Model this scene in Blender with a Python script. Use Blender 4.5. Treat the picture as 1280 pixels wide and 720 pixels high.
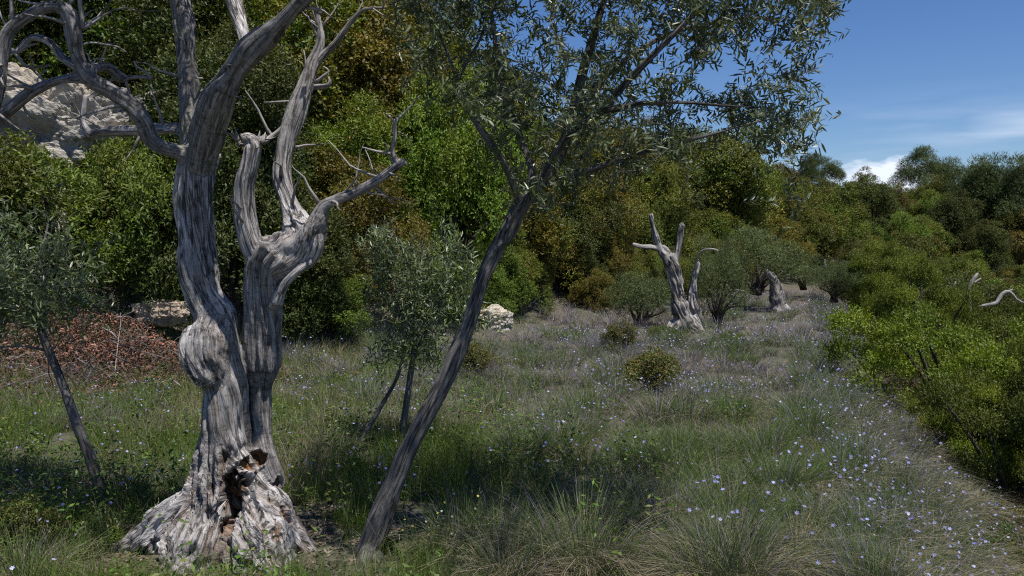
import bpy, math, random
import numpy as np
from mathutils import Vector, Matrix

for o in list(bpy.data.objects): bpy.data.objects.remove(o)
scene = bpy.context.scene
COL = scene.collection
R_ = math.radians

# ------------------------------------------------------------------ camera, sky, sun, exposure
EYE = 1.6
FPX = 1005.0                      # focal length in pixels of the 1280 wide photograph
PITCH = math.atan(50 / FPX)
cam_d = bpy.data.cameras.new('camera'); cam = bpy.data.objects.new('camera', cam_d); COL.objects.link(cam)
cam_d.sensor_width = 36; cam_d.lens = 36 * FPX / 1280; cam_d.clip_start = 0.05; cam_d.clip_end = 6000
cam.location = (0, 0, EYE); cam.rotation_euler = (math.pi / 2 - PITCH, 0, 0)
scene.camera = cam

SUN_DIR = Vector((0.27, -0.28, 1.0)).normalized()       # towards the sun
SUN_EL = math.asin(SUN_DIR.z); SUN_AZ = math.atan2(SUN_DIR.x, SUN_DIR.y)
world = bpy.data.worlds.new('World'); scene.world = world; world.use_nodes = True
sun_d = bpy.data.lights.new('sun', 'SUN'); sun = bpy.data.objects.new('sun', sun_d); COL.objects.link(sun)
sun_d.energy = 5.0; sun_d.angle = R_(0.53); sun_d.color = (1.0, 0.95, 0.88)
sun.rotation_euler = SUN_DIR.to_track_quat('Z', 'Y').to_euler(); sun.location = (4, -5, 12)
scene.view_settings.view_transform = 'Standard'; scene.view_settings.look = 'None'
scene.view_settings.exposure = 0.40; scene.view_settings.gamma = 1
scene.view_settings.use_curve_mapping = False
scene.cycles.use_denoising = False
scene.render.filter_size = 1.15; scene.cycles.pixel_filter_type = 'BLACKMAN_HARRIS'; scene.cycles.filter_width = 1.15
scene.cycles.max_bounces = 4; scene.cycles.diffuse_bounces = 1; scene.cycles.glossy_bounces = 2
scene.cycles.transmission_bounces = 2; scene.cycles.transparent_max_bounces = 4


def build_world():
    nt = world.node_tree; N = nt.nodes; L = nt.links; N.clear()
    out = N.new('ShaderNodeOutputWorld'); bg = N.new('ShaderNodeBackground'); bg.inputs[1].default_value = 0.082
    sky = N.new('ShaderNodeTexSky'); sky.sky_type = 'NISHITA'; sky.sun_disc = False
    sky.sun_elevation = SUN_EL; sky.sun_rotation = SUN_AZ
    sky.altitude = 200; sky.air_density = 1.0; sky.dust_density = 0.15; sky.ozone_density = 4.5
    tc = N.new('ShaderNodeTexCoord')
    # clouds: cumulus low over the far ridge and thin streaks above them, fixed in the sky
    mp = N.new('ShaderNodeMapping'); mp.inputs['Scale'].default_value = (9, 9, 22)
    nz = N.new('ShaderNodeTexNoise'); nz.inputs['Scale'].default_value = 1.6; nz.inputs['Detail'].default_value = 7; nz.inputs['Roughness'].default_value = 0.55
    L.new(tc.outputs['Generated'], mp.inputs[0]); L.new(mp.outputs[0], nz.inputs[0])
    sep = N.new('ShaderNodeSeparateXYZ'); L.new(tc.outputs['Generated'], sep.inputs[0])
    def ramp(sock, pts):
        r = N.new('ShaderNodeValToRGB'); e = r.color_ramp.elements
        while len(e) < len(pts): e.new(0.5)
        for k, (p, v) in enumerate(pts): e[k].position = p; e[k].color = (v, v, v, 1)
        L.new(sock, r.inputs[0]); return r.outputs[0]
    def mul(a, b):
        m = N.new('ShaderNodeMath'); m.operation = 'MULTIPLY'
        for k, s in enumerate((a, b)):
            if isinstance(s, (int, float)): m.inputs[k].default_value = s
            else: L.new(s, m.inputs[k])
        return m.outputs[0]
    def add(a, b):
        m = N.new('ShaderNodeMath'); m.operation = 'ADD'; m.use_clamp = True
        L.new(a, m.inputs[0])
        if isinstance(b, (int, float)): m.inputs[1].default_value = b
        else: L.new(b, m.inputs[1])
        return m.outputs[0]
    # distance from the cumulus centre
    def blob(px, py, sx, sz):
        v = ray(px, py).normalized()
        s = N.new('ShaderNodeVectorMath'); s.operation = 'SUBTRACT'; L.new(tc.outputs['Generated'], s.inputs[0]); s.inputs[1].default_value = v
        k = N.new('ShaderNodeVectorMath'); k.operation = 'MULTIPLY'; L.new(s.outputs[0], k.inputs[0]); k.inputs[1].default_value = (1 / sx, 1 / sx, 1 / sz)
        ln = N.new('ShaderNodeVectorMath'); ln.operation = 'LENGTH'; L.new(k.outputs[0], ln.inputs[0])
        return ramp(ln.outputs['Value'], [(0.0, 1), (1.0, 0)])
    c1 = ramp(add(mul(nz.outputs[0], 0.65), mul(blob(1105, 222, 0.085, 0.035), 0.38)), [(0.50, 0), (0.62, 0.9)])
    mp2 = N.new('ShaderNodeMapping'); mp2.inputs['Scale'].default_value = (3.5, 3.5, 30); mp2.inputs['Location'].default_value = (0.3, 0.1, 0.4)
    nz2 = N.new('ShaderNodeTexNoise'); nz2.inputs['Scale'].default_value = 1.4; nz2.inputs['Detail'].default_value = 5
    L.new(tc.outputs['Generated'], mp2.inputs[0]); L.new(mp2.outputs[0], nz2.inputs[0])
    band = ramp(sep.outputs[2], [(0.0, 0.7), (0.11, 0.7), (0.15, 0.4), (0.18, 0.0)])
    c2 = mul(ramp(nz2.outputs[0], [(0.48, 0), (0.86, 0.4)]), band)
    c3 = mul(ramp(add(mul(nz2.outputs[0], 0.5), mul(blob(1290, 150, 0.12, 0.03), 0.6)), [(0.52, 0), (0.8, 0.35)]), 0.9)
    m = add(add(c1, c2), c3)
    mx = N.new('ShaderNodeMix'); mx.data_type = 'RGBA'
    hv = N.new('ShaderNodeHueSaturation'); hv.inputs['Saturation'].default_value = 1.2; hv.inputs['Hue'].default_value = 0.51; L.new(sky.outputs[0], hv.inputs['Color'])
    L.new(m, mx.inputs[0]); L.new(hv.outputs[0], mx.inputs[6]); mx.inputs[7].default_value = (9.0, 9.6, 10.8, 1)
    L.new(mx.outputs[2], bg.inputs[0]); L.new(bg.outputs[0], out.inputs[0])


# ------------------------------------------------------------------ helpers
FWD = Vector((0, math.cos(PITCH), -math.sin(PITCH))); UP = Vector((0, math.sin(PITCH), math.cos(PITCH)))


def ray(px, py):
    return FWD + Vector((1, 0, 0)) * ((px - 640) / FPX) + UP * ((360 - py) / FPX)


def at(px, py, d):
    """World point whose distance ahead of the viewpoint is d metres."""
    r = ray(px, py); k = d / r.y
    return np.array((r.x * k, d, EYE + r.z * k))


def px_of(x, y, z):
    dz = z - EYE
    c = FWD.y * y + FWD.z * dz
    return 640 + FPX * x / c, 360 - FPX * (UP.y * y + UP.z * dz) / c


def nrm(v):
    return v / np.maximum(np.linalg.norm(v, axis=-1, keepdims=True), 1e-9)


def _hash(ix, iy, iz, seed):
    h = (ix.astype(np.int64) * 374761393 + iy.astype(np.int64) * 668265263 + iz.astype(np.int64) * 2147483647 + seed * 974711) & 0xffffffff
    h = ((h ^ (h >> 13)) * 1274126177) & 0xffffffff
    h = ((h ^ (h >> 16)) * 2246822519) & 0xffffffff
    return ((h ^ (h >> 15)) & 0xffffff) / float(0xffffff)


def noise3(p, seed=0):
    p = np.asarray(p, float); i = np.floor(p).astype(np.int64); f = p - i
    u = f * f * f * (f * (f * 6 - 15) + 10)
    r = 0
    for dx in (0, 1):
        for dy in (0, 1):
            for dz in (0, 1):
                w = (u[..., 0] if dx else 1 - u[..., 0]) * (u[..., 1] if dy else 1 - u[..., 1]) * (u[..., 2] if dz else 1 - u[..., 2])
                r = r + w * _hash(i[..., 0] + dx, i[..., 1] + dy, i[..., 2] + dz, seed)
    return r


def fbm(p, oct=4, seed=0, gain=0.5):
    a, s, t = 1.0, 0.0, 0.0
    p = np.asarray(p, float)
    for k in range(oct):
        s = s + a * noise3(p, seed + 17 * k); t += a; a *= gain; p = p * 2.03 + 11.7
    return s / t


def p3(x, y, k=1.0):
    return np.stack([np.asarray(x) * k, np.asarray(y) * k, np.zeros_like(np.asarray(x, float))], -1)


def smooth(a, b, x):
    t = np.clip((x - a) / (b - a), 0, 1); return t * t * (3 - 2 * t)


def make_mesh(name, verts, faces, col=None, vec=None, smooth_shade=False):
    me = bpy.data.meshes.new(name)
    verts = np.asarray(verts, np.float32)
    faces = [np.asarray(f, np.int32) for f in faces if len(f)]
    me.vertices.add(len(verts)); me.vertices.foreach_set('co', verts.ravel())
    loops = np.concatenate([f.ravel() for f in faces])
    sizes = np.concatenate([np.full(len(f), f.shape[1], np.int32) for f in faces])
    me.loops.add(len(loops)); me.loops.foreach_set('vertex_index', loops)
    me.polygons.add(len(sizes))
    me.polygons.foreach_set('loop_start', np.concatenate([[0], np.cumsum(sizes)[:-1]]).astype(np.int32))
    me.polygons.foreach_set('loop_total', sizes)
    me.polygons.foreach_set('use_smooth', np.full(len(sizes), smooth_shade))
    if col is not None:
        a = me.attributes.new('col', 'FLOAT_COLOR', 'POINT')
        c = np.ones((len(verts), 4), np.float32); c[:, :3] = col; a.data.foreach_set('color', c.ravel())
    if vec is not None:
        a = me.attributes.new('bark', 'FLOAT_VECTOR', 'POINT'); a.data.foreach_set('vector', np.asarray(vec, np.float32).ravel())
    me.update(calc_edges=True)
    return me


def link(name, me, mat=None, parent=None, loc=None):
    o = bpy.data.objects.new(name, me); COL.objects.link(o)
    if mat is not None and me is not None and not me.materials: me.materials.append(mat)
    if parent is not None: o.parent = parent
    if loc is not None: o.location = loc
    return o


def tag(o, label=None, cat=None, group=None, kind=None):
    for k, v in (('label', label), ('category', cat), ('group', group), ('kind', kind)):
        if v: o[k] = v
    return o


def thing(name, label, cat, loc=(0, 0, 0), group=None):
    return tag(link(name, None, loc=loc), label, cat, group)


class Soup:
    """Collects vertex / face / colour blocks into one mesh."""
    def __init__(s): s.v, s.f3, s.f4, s.c, s.b, s.n = [], [], [], [], [], 0

    def add(s, v, f3=None, f4=None, col=None, bark=None):
        v = np.asarray(v, float)
        if f3 is not None and len(f3): s.f3.append(np.asarray(f3) + s.n)
        if f4 is not None and len(f4): s.f4.append(np.asarray(f4) + s.n)
        s.v.append(v); s.n += len(v)
        s.c.append(np.broadcast_to(np.asarray((0.5, 0.5, 0.5) if col is None else col, float), v.shape))
        s.b.append(np.zeros_like(v) if bark is None else bark)

    def mesh(s, name, smooth_shade=False):
        f = []
        if s.f3: f.append(np.concatenate(s.f3))
        if s.f4: f.append(np.concatenate(s.f4))
        return make_mesh(name, np.concatenate(s.v), f, np.concatenate(s.c), np.concatenate(s.b), smooth_shade)


def spline(P, step):
    """Catmull-Rom resample of rows (x, y, z, r, ...)."""
    P = np.asarray(P, float); out = []
    Q = np.vstack([2 * P[0] - P[1], P, 2 * P[-1] - P[-2]])
    for i in range(1, len(Q) - 2):
        n = max(2, int(np.linalg.norm(Q[i + 1, :3] - Q[i, :3]) / step))
        t = np.linspace(0, 1, n, endpoint=False)[:, None]
        a, b, c, d = Q[i - 1], Q[i], Q[i + 1], Q[i + 2]
        out.append(0.5 * (2 * b + (c - a) * t + (2 * a - 5 * b + 4 * c - d) * t * t + (3 * b - a - 3 * c + d) * t ** 3))
    out.append(P[-1:]); o = np.vstack(out); o[:, 3] = np.maximum(o[:, 3], P[:, 3].min() * 0.8)
    return o


def frames(p):
    t = nrm(np.gradient(p, axis=0)); n = len(p)
    e1 = np.zeros((n, 3)); a = np.array((0.31, 0.17, 0.93)) if abs(t[0, 2]) < 0.8 else np.array((1.0, 0.2, 0))
    for i in range(n):
        a = a - t[i] * a.dot(t[i]); a /= np.linalg.norm(a) + 1e-9; e1[i] = a
    return t, e1, np.cross(t, e1)


def tube(soup, P, ns=6, col=None, jit=0.0, rng=None, cap=True):
    P = np.asarray(P, float); p, r = P[:, :3], P[:, 3]; n = len(p)
    t, e1, e2 = frames(p)
    a = np.arange(ns) * 2 * np.pi / ns
    rr = r[:, None] * np.ones(ns)
    if jit and rng is not None: rr = rr * (1 + jit * rng.normal(size=(n, ns)))
    ring = p[:, None] + rr[..., None] * (np.cos(a)[None, :, None] * e1[:, None] + np.sin(a)[None, :, None] * e2[:, None])
    s = np.concatenate([[0], np.cumsum(np.linalg.norm(np.diff(p, axis=0), axis=1))])
    bark = np.stack([rr * np.cos(a), rr * np.sin(a), np.broadcast_to(s[:, None], (n, ns))], -1)
    i = np.arange(n - 1)[:, None] * ns; j = np.arange(ns)[None]; k = (j + 1) % ns
    f4 = np.stack([i + j, i + k, i + ns + k, i + ns + j], -1).reshape(-1, 4)
    v = ring.reshape(-1, 3); b = bark.reshape(-1, 3)
    f3 = None
    if cap:
        v = np.vstack([v, p[0] - t[0] * r[0] * .3, p[-1] + t[-1] * r[-1] * 0.8]); b = np.vstack([b, [[0, 0, 0], [0, 0, s[-1]]]])
        c0, c1 = n * ns, n * ns + 1; j = np.arange(ns); k = (j + 1) % ns
        f3 = np.vstack([np.stack([np.full(ns, c0), k, j], -1), np.stack([np.full(ns, c1), (n - 1) * ns + j, (n - 1) * ns + k], -1)])
    soup.add(v, f3, f4, col, b)


def leaves(soup, pos, d, nr, L, W, col, rich=False, curl=0.0):
    """Lens shaped leaves: pos base, d along the leaf, nr rough normal."""
    n = len(pos); d = nrm(d); side = nrm(np.cross(nr, d)); nn = np.cross(d, side)
    L = np.broadcast_to(L, n)[:, None]; W = np.broadcast_to(W, n)[:, None]
    i = np.arange(n)[:, None]
    if not rich:
        v = np.stack([pos, pos + d * L * .48 + side * W * .5 + nn * W * .12, pos + d * L - nn * L * curl, pos + d * L * .48 - side * W * .5 + nn * W * .12], 1)
        f3 = np.vstack([i * 4 + np.array([[0, 1, 2]]), i * 4 + np.array([[0, 2, 3]])])
        soup.add(v.reshape(-1, 3), f3, None, np.repeat(col, 4, 0))
    else:
        v = np.stack([pos, pos + d * L * .3 + side * W * .46 + nn * W * .1, pos + d * L * .7 + side * W * .4 + nn * (W * .1 - L * curl * .4),
                      pos + d * L - nn * L * curl, pos + d * L * .7 - side * W * .4 + nn * (W * .1 - L * curl * .4), pos + d * L * .3 - side * W * .46 + nn * W * .1], 1)
        f4 = np.vstack([i * 6 + np.array([[0, 1, 2, 3]]), i * 6 + np.array([[0, 3, 4, 5]])])
        soup.add(v.reshape(-1, 3), None, f4, np.repeat(col, 6, 0))


def rand_dir(rng, n):
    return nrm(rng.normal(size=(n, 3)))


# ------------------------------------------------------------------ materials
def mat_new(name):
    m = bpy.data.materials.new(name); m.use_nodes = True; nt = m.node_tree; nt.nodes.clear()
    return m, nt.nodes, nt.links


def leaf_material(name, rough=0.42, trans=0.3, spec=0.4, tint=(1, 1, 1), under=None):
    m, N, L = mat_new(name)
    out = N.new('ShaderNodeOutputMaterial'); at_ = N.new('ShaderNodeAttribute'); at_.attribute_name = 'col'
    oi = N.new('ShaderNodeObjectInfo')
    mx = N.new('ShaderNodeMix'); mx.data_type = 'RGBA'; mx.blend_type = 'MULTIPLY'; mx.inputs[0].default_value = 1
    L.new(at_.outputs['Color'], mx.inputs[6]); L.new(oi.outputs['Color'], mx.inputs[7])
    col = mx.outputs[2]
    if under is not None:
        ge = N.new('ShaderNodeNewGeometry'); m2 = N.new('ShaderNodeMix'); m2.data_type = 'RGBA'
        L.new(ge.outputs['Backfacing'], m2.inputs[0]); L.new(col, m2.inputs[6]); m2.inputs[7].default_value = (*under, 1); col = m2.outputs[2]
    b = N.new('ShaderNodeBsdfPrincipled'); b.inputs['Roughness'].default_value = rough; b.inputs['Specular IOR Level'].default_value = spec
    t = N.new('ShaderNodeBsdfTranslucent'); ms = N.new('ShaderNodeMixShader'); ms.inputs[0].default_value = trans
    hs = N.new('ShaderNodeHueSaturation'); hs.inputs['Hue'].default_value = 0.485; hs.inputs['Saturation'].default_value = 1.15; hs.inputs['Value'].default_value = 1.25
    L.new(col, hs.inputs['Color'])
    L.new(col, b.inputs['Base Color']); L.new(hs.outputs[0], t.inputs[0])
    L.new(b.outputs[0], ms.inputs[1]); L.new(t.outputs[0], ms.inputs[2]); L.new(ms.outputs[0], out.inputs[0])
    return m


def ramp_node(N, L, sock, pts):
    r = N.new('ShaderNodeValToRGB'); e = r.color_ramp.elements
    while len(e) < len(pts): e.new(0.5)
    for k, (p, c) in enumerate(pts):
        e[k].position = p; e[k].color = (*c, 1) if isinstance(c, (tuple, list)) else (c, c, c, 1)
    if sock is not None: L.new(sock, r.inputs[0])
    return r.outputs[0]


def noise_node(N, L, vec, scale, detail=5, rough=0.55, sc=(1, 1, 1)):
    mp = N.new('ShaderNodeMapping'); mp.inputs['Scale'].default_value = sc; mp.inputs['Rotation'].default_value = (.61, .43, .27); L.new(vec, mp.inputs[0])
    n = N.new('ShaderNodeTexNoise'); n.inputs['Scale'].default_value = scale; n.inputs['Detail'].default_value = detail; n.inputs['Roughness'].default_value = rough
    L.new(mp.outputs[0], n.inputs[0]); return n.outputs[0]


def mixc(N, L, fac, a, b, mode='MIX'):
    m = N.new('ShaderNodeMix'); m.data_type = 'RGBA'; m.blend_type = mode
    for k, s in ((0, fac), (6, a), (7, b)):
        if isinstance(s, (int, float)): m.inputs[k].default_value = s
        elif isinstance(s, tuple): m.inputs[k].default_value = (*s, 1)
        else: L.new(s, m.inputs[k])
    return m.outputs[2]


def wood_material(name, pale, mid, dark, fine=1.0, crack=0.75, rot=False, scale=1.0, bump=1.0):
    """Weathered wood / bark: grain runs along the limb (attribute 'bark')."""
    m, N, L = mat_new(name)
    out = N.new('ShaderNodeOutputMaterial'); at_ = N.new('ShaderNodeAttribute'); at_.attribute_name = 'bark'; v = at_.outputs['Vector']
    g1 = noise_node(N, L, v, 60 * scale, 6, 0.6, (1, 1, 0.13))
    g2 = noise_node(N, L, v, 190 * scale, 4, 0.6, (1, 1, 0.07))
    g3 = noise_node(N, L, v, 14 * scale, 4, 0.6, (1, 1, 0.6))
    g4 = noise_node(N, L, v, 40 * scale, 5, 0.65, (.3, .3, 1.3))
    c = ramp_node(N, L, g1, [(0.30, dark), (0.42, mid), (0.62, pale)])
    c = mixc(N, L, ramp_node(N, L, g2, [(0.34, 0.65), (0.52, 0.0)]), c, dark)
    c = mixc(N, L, ramp_node(N, L, g3, [(0.45, 0.0), (0.66, crack)]), c, mid)
    c = mixc(N, L, ramp_node(N, L, g4, [(0.60, 0.0), (0.68, 0.5)]), c, dark)
    fs_ = ramp_node(N, L, noise_node(N, L, v, 24 * scale, 3, 0.6, (1, 1, .07)), [(.455, 0.0), (.49, .9), (.51, .9), (.545, 0.0)])
    c = mixc(N, L, fs_, c, tuple(.6 * x for x in dark))
    c = mixc(N, L, ramp_node(N, L, noise_node(N, L, v, 9 * scale, 4, 0.6, (1, 1, .25)), [(.54, 0.0), (.68, .4)]), c, (mid[0] * .75, mid[1] * .62, mid[2] * .5))
    if rot:
        a2 = N.new('ShaderNodeAttribute'); a2.attribute_name = 'col'
        sp = N.new('ShaderNodeSeparateColor'); L.new(a2.outputs['Color'], sp.inputs[0])
        # red: rotten heartwood, green: remaining bark plus shade painted on some limbs, blue: lichen
        rc = ramp_node(N, L, g1, [(0.3, (0.03, 0.018, 0.011)), (0.6, (0.20, 0.105, 0.045))])
        bc = ramp_node(N, L, g1, [(0.3, (0.04, 0.035, 0.03)), (0.6, (0.18, 0.17, 0.165))])
        bc = mixc(N, L, ramp_node(N, L, g4, [(0.52, 0.0), (0.58, 0.8)]), bc, (0.03, 0.026, 0.023))
        li = ramp_node(N, L, noise_node(N, L, v, 120, 4), [(0.4, (0.08, 0.075, 0.06)), (0.6, (0.36, 0.36, 0.25))])
        c = mixc(N, L, sp.outputs[1], c, bc); c = mixc(N, L, sp.outputs[2], c, li); c = mixc(N, L, sp.outputs[0], c, rc)
    b = N.new('ShaderNodeBsdfPrincipled'); b.inputs['Roughness'].default_value = 0.85; b.inputs['Specular IOR Level'].default_value = 0.25
    L.new(c, b.inputs['Base Color'])
    add = N.new('ShaderNodeMath'); add.operation = 'ADD'; L.new(g1, add.inputs[0]); L.new(g2, add.inputs[1])
    bp = N.new('ShaderNodeBump'); bp.inputs['Strength'].default_value = 0.7 * bump; bp.inputs['Distance'].default_value = 0.012
    L.new(add.outputs[0], bp.inputs['Height']); L.new(bp.outputs[0], b.inputs['Normal']); L.new(b.outputs[0], out.inputs[0])
    return m


def attr_material(name, rough=0.8, trans=0.0):
    m, N, L = mat_new(name)
    out = N.new('ShaderNodeOutputMaterial'); at_ = N.new('ShaderNodeAttribute'); at_.attribute_name = 'col'
    b = N.new('ShaderNodeBsdfPrincipled'); b.inputs['Roughness'].default_value = rough; b.inputs['Specular IOR Level'].default_value = 0.25
    L.new(at_.outputs['Color'], b.inputs['Base Color'])
    if trans:
        t = N.new('ShaderNodeBsdfTranslucent'); L.new(at_.outputs['Color'], t.inputs[0]); ms = N.new('ShaderNodeMixShader'); ms.inputs[0].default_value = trans
        L.new(b.outputs[0], ms.inputs[1]); L.new(t.outputs[0], ms.inputs[2]); L.new(ms.outputs[0], out.inputs[0])
    else: L.new(b.outputs[0], out.inputs[0])
    return m


def rock_material(name, pale=(0.43, 0.40, 0.345), dark=(0.2, 0.185, 0.165), sc=1.0):
    m, N, L = mat_new(name)
    out = N.new('ShaderNodeOutputMaterial'); tc = N.new('ShaderNodeTexCoord'); v = tc.outputs['Object']
    n1 = noise_node(N, L, v, 2.2 * sc, 8, 0.65); n2 = noise_node(N, L, v, 9 * sc, 6, 0.6, (1, 1, 2.2))
    c = ramp_node(N, L, n1, [(0.35, dark), (0.5, tuple(.7 * x for x in pale)), (0.62, pale)])
    c = mixc(N, L, ramp_node(N, L, n2, [(0.36, 0.8), (0.46, 0.0)]), c, dark)
    c = mixc(N, L, ramp_node(N, L, noise_node(N, L, v, 1.1 * sc, 3), [(0.5, 0), (0.7, 0.5)]), c, (0.36, 0.27, 0.17))
    b = N.new('ShaderNodeBsdfPrincipled'); b.inputs['Roughness'].default_value = 0.92; L.new(c, b.inputs['Base Color'])
    bp = N.new('ShaderNodeBump'); bp.inputs['Strength'].default_value = 0.8; bp.inputs['Distance'].default_value = 0.06 / sc
    L.new(n2, bp.inputs['Height']); L.new(bp.outputs[0], b.inputs['Normal']); L.new(b.outputs[0], out.inputs[0])
    return m


def ground_material():
    m, N, L = mat_new('ground_soil')
    out = N.new('ShaderNodeOutputMaterial'); tc = N.new('ShaderNodeTexCoord'); v = tc.outputs['Object']
    n1 = noise_node(N, L, v, 0.9, 6, 0.6); n2 = noise_node(N, L, v, 22, 6, 0.65); n3 = noise_node(N, L, v, 5, 5, 0.6)
    c = ramp_node(N, L, n2, [(0.3, (0.035, 0.028, 0.02)), (0.5, (0.085, 0.068, 0.05)), (0.7, (0.17, 0.14, 0.105))])
    g = ramp_node(N, L, n2, [(0.3, (0.025, 0.032, 0.015)), (0.7, (0.09, 0.095, 0.05))])
    c = mixc(N, L, ramp_node(N, L, n1, [(0.42, 0), (0.56, 0.75)]), c, g)
    c = mixc(N, L, ramp_node(N, L, n3, [(0.58, 0), (0.7, 0.6)]), c, (0.2, 0.175, 0.13))
    b = N.new('ShaderNodeBsdfPrincipled'); b.inputs['Roughness'].default_value = 0.95; L.new(c, b.inputs['Base Color'])
    bp = N.new('ShaderNodeBump'); bp.inputs['Strength'].default_value = 0.9; bp.inputs['Distance'].default_value = 0.03
    L.new(n2, bp.inputs['Height']); L.new(bp.outputs[0], b.inputs['Normal']); L.new(b.outputs[0], out.inputs[0])
    return m


build_world()
M_LEAF = leaf_material('thicket_leaf', 0.5, 0.28, 0.28)
M_OLIVE = leaf_material('olive_leaf', 0.40, 0.22, 0.42, under=(0.115, 0.138, 0.075))
M_GRASS = leaf_material('grass_blade', 0.6, 0.22, 0.1)
M_DEAD = wood_material('dead_wood', (0.60, 0.58, 0.57), (0.32, 0.30, 0.29), (0.045, 0.038, 0.034), rot=True)
M_DEADFAR = wood_material('weathered_wood', (0.44, 0.42, 0.39), (0.23, 0.215, 0.2), (0.05, 0.044, 0.04), scale=0.24)
M_TWIG = wood_material('dead_twig', (0.42, 0.40, 0.38), (0.3, 0.28, 0.26), (0.09, 0.08, 0.07), scale=1.5)
M_BARK = wood_material('olive_bark', (0.19, 0.18, 0.17), (0.11, 0.105, 0.1), (0.03, 0.027, 0.025))
M_STEM = wood_material('shrub_stem', (0.12, 0.1, 0.08), (0.07, 0.058, 0.048), (0.025, 0.02, 0.017))
M_ROCK = rock_material('limestone')
M_BOULDER = rock_material('pale_limestone', (0.6, 0.55, 0.46), (0.28, 0.25, 0.2), 3.0)
M_LITTER = attr_material('dead_leaf', 0.8, 0.1)
M_PETAL = attr_material('petal', 0.6, 0.3)
M_GROUND = ground_material()

# ------------------------------------------------------------------ terrain
FOOT = np.array([(-70, -30, 8, 9), (-14, 4.5, 9, 16), (-7.5, 8.0, 9, 15), (-4.6, 9.6, 8.6, 14), (-3.0, 12.2, 8.0, 11), (-1.3, 15.0, 7.4, 9), (0.7, 18.0, 6.9, 10), (2.4, 20.6, 6.1, 10),
                 (4.2, 23.2, 4.0, 11), (8.5, 29.5, 3.2, 15), (14, 34, 3.9, 24), (22, 36, 4.9, 27), (35, 35, 7.5, 27), (60, 30, 8, 28), (200, 0, 9, 30)], float)
EDGE = np.array([(1.0, -8), (1.35, 0), (2.0, 3), (2.38, 4.35), (2.8, 5.2), (3.4, 7), (4.7, 10.7), (7.5, 18), (9.6, 24), (11.5, 29), (13, 33)], float)


def poly_sd(x, y, P):
    """Signed distance to polyline P (positive on its left) and interpolated extra columns."""
    best = np.full(x.shape, 1e18); sd = np.zeros(x.shape); ex = [np.zeros(x.shape) for _ in range(P.shape[1] - 2)]
    for a, b in zip(P[:-1], P[1:]):
        dx, dy = b[0] - a[0], b[1] - a[1]; l2 = dx * dx + dy * dy
        t = np.clip(((x - a[0]) * dx + (y - a[1]) * dy) / l2, 0, 1)
        ox, oy = x - (a[0] + t * dx), y - (a[1] + t * dy); d2 = ox * ox + oy * oy
        w = d2 < best
        best = np.where(w, d2, best)
        sd = np.where(w, np.sqrt(d2) * np.sign(dx * oy - dy * ox + 1e-12), sd)
        for k in range(len(ex)): ex[k] = np.where(w, a[2 + k] + t * (b[2 + k] - a[2 + k]), ex[k])
    return sd, ex


def hill_sd(x, y):
    return poly_sd(np.asarray(x, float), np.asarray(y, float), FOOT)[0]


def edge_sd(x, y):
    return -poly_sd(np.asarray(x, float), np.asarray(y, float), EDGE)[0]     # positive to the right: over the edge


def height(x, y):
    x = np.asarray(x, float); y = np.asarray(y, float)
    sd, (hm, L) = poly_sd(x, y, FOOT)
    s = np.maximum(sd, 0)
    h = hm * (1 - np.exp(-s / L)) + 0.25 * smooth(-1.5, 0.6, sd)
    e = edge_sd(x, y) + .5 * (fbm(p3(x, y, .35), 2, 6) - .5)
    near = 1 - smooth(0, 14, sd)
    wob = 0.35 * (fbm(p3(x, y, 0.8), 3, 5) - 0.5)
    h = h - near * (0.35 * smooth(-1.0, .4, e) + 0.55 * smooth(0.1, 1.1, e + wob) + 0.75 * smooth(0.9, 3.5, e) + 0.9 * smooth(3, 12, e)) + 0.07 * np.exp(-((e + 0.5) / 0.6) ** 2)
    h = h + 0.14 * (fbm(p3(x, y, 0.7), 4, 1) - 0.5) + 0.05 * (fbm(p3(x, y, 3.2), 3, 2) - 0.5) * (1 - smooth(20, 60, y))
    h = h + smooth(2, 15, sd) * 1.2 * (fbm(p3(x, y, 0.12), 3, 9) - 0.5)
    return h


def H(x, y): return float(height(np.array([x], float), np.array([y], float))[0])


def ground_at(px, py):
    """Where the line of sight through a pixel meets the terrain."""
    r = ray(px, py)
    d = np.linspace(1.5, 90, 3000); k = d / r.y
    x, y, z = r.x * k, d, EYE + r.z * k
    hit = np.nonzero(z < height(x, y))[0]
    i = hit[0] if len(hit) else len(d) - 1
    return np.array((x[i], y[i], H(x[i], y[i])))


na, nr_ = 900, 330
rad = np.concatenate([[0.0], 0.6 * (2500 / 0.6) ** (np.linspace(0, 1, nr_ - 1) ** 1.15)])
ang = np.linspace(0, 2 * np.pi, na, endpoint=False)
gx = rad[:, None] * np.sin(ang); gy = rad[:, None] * np.cos(ang)
gz = height(gx.ravel(), gy.ravel())
i = np.arange(nr_ - 1)[:, None] * na; j = np.arange(na)[None]; k = (j + 1) % na
gf = np.stack([i + j, i + na + j, i + na + k, i + k], -1).reshape(-1, 4)[:, ::-1]
gm = make_mesh('ground', np.stack([gx.ravel(), gy.ravel(), gz], -1), [gf], smooth_shade=True)
tag(link('ground', gm, M_GROUND), kind='structure')


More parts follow.
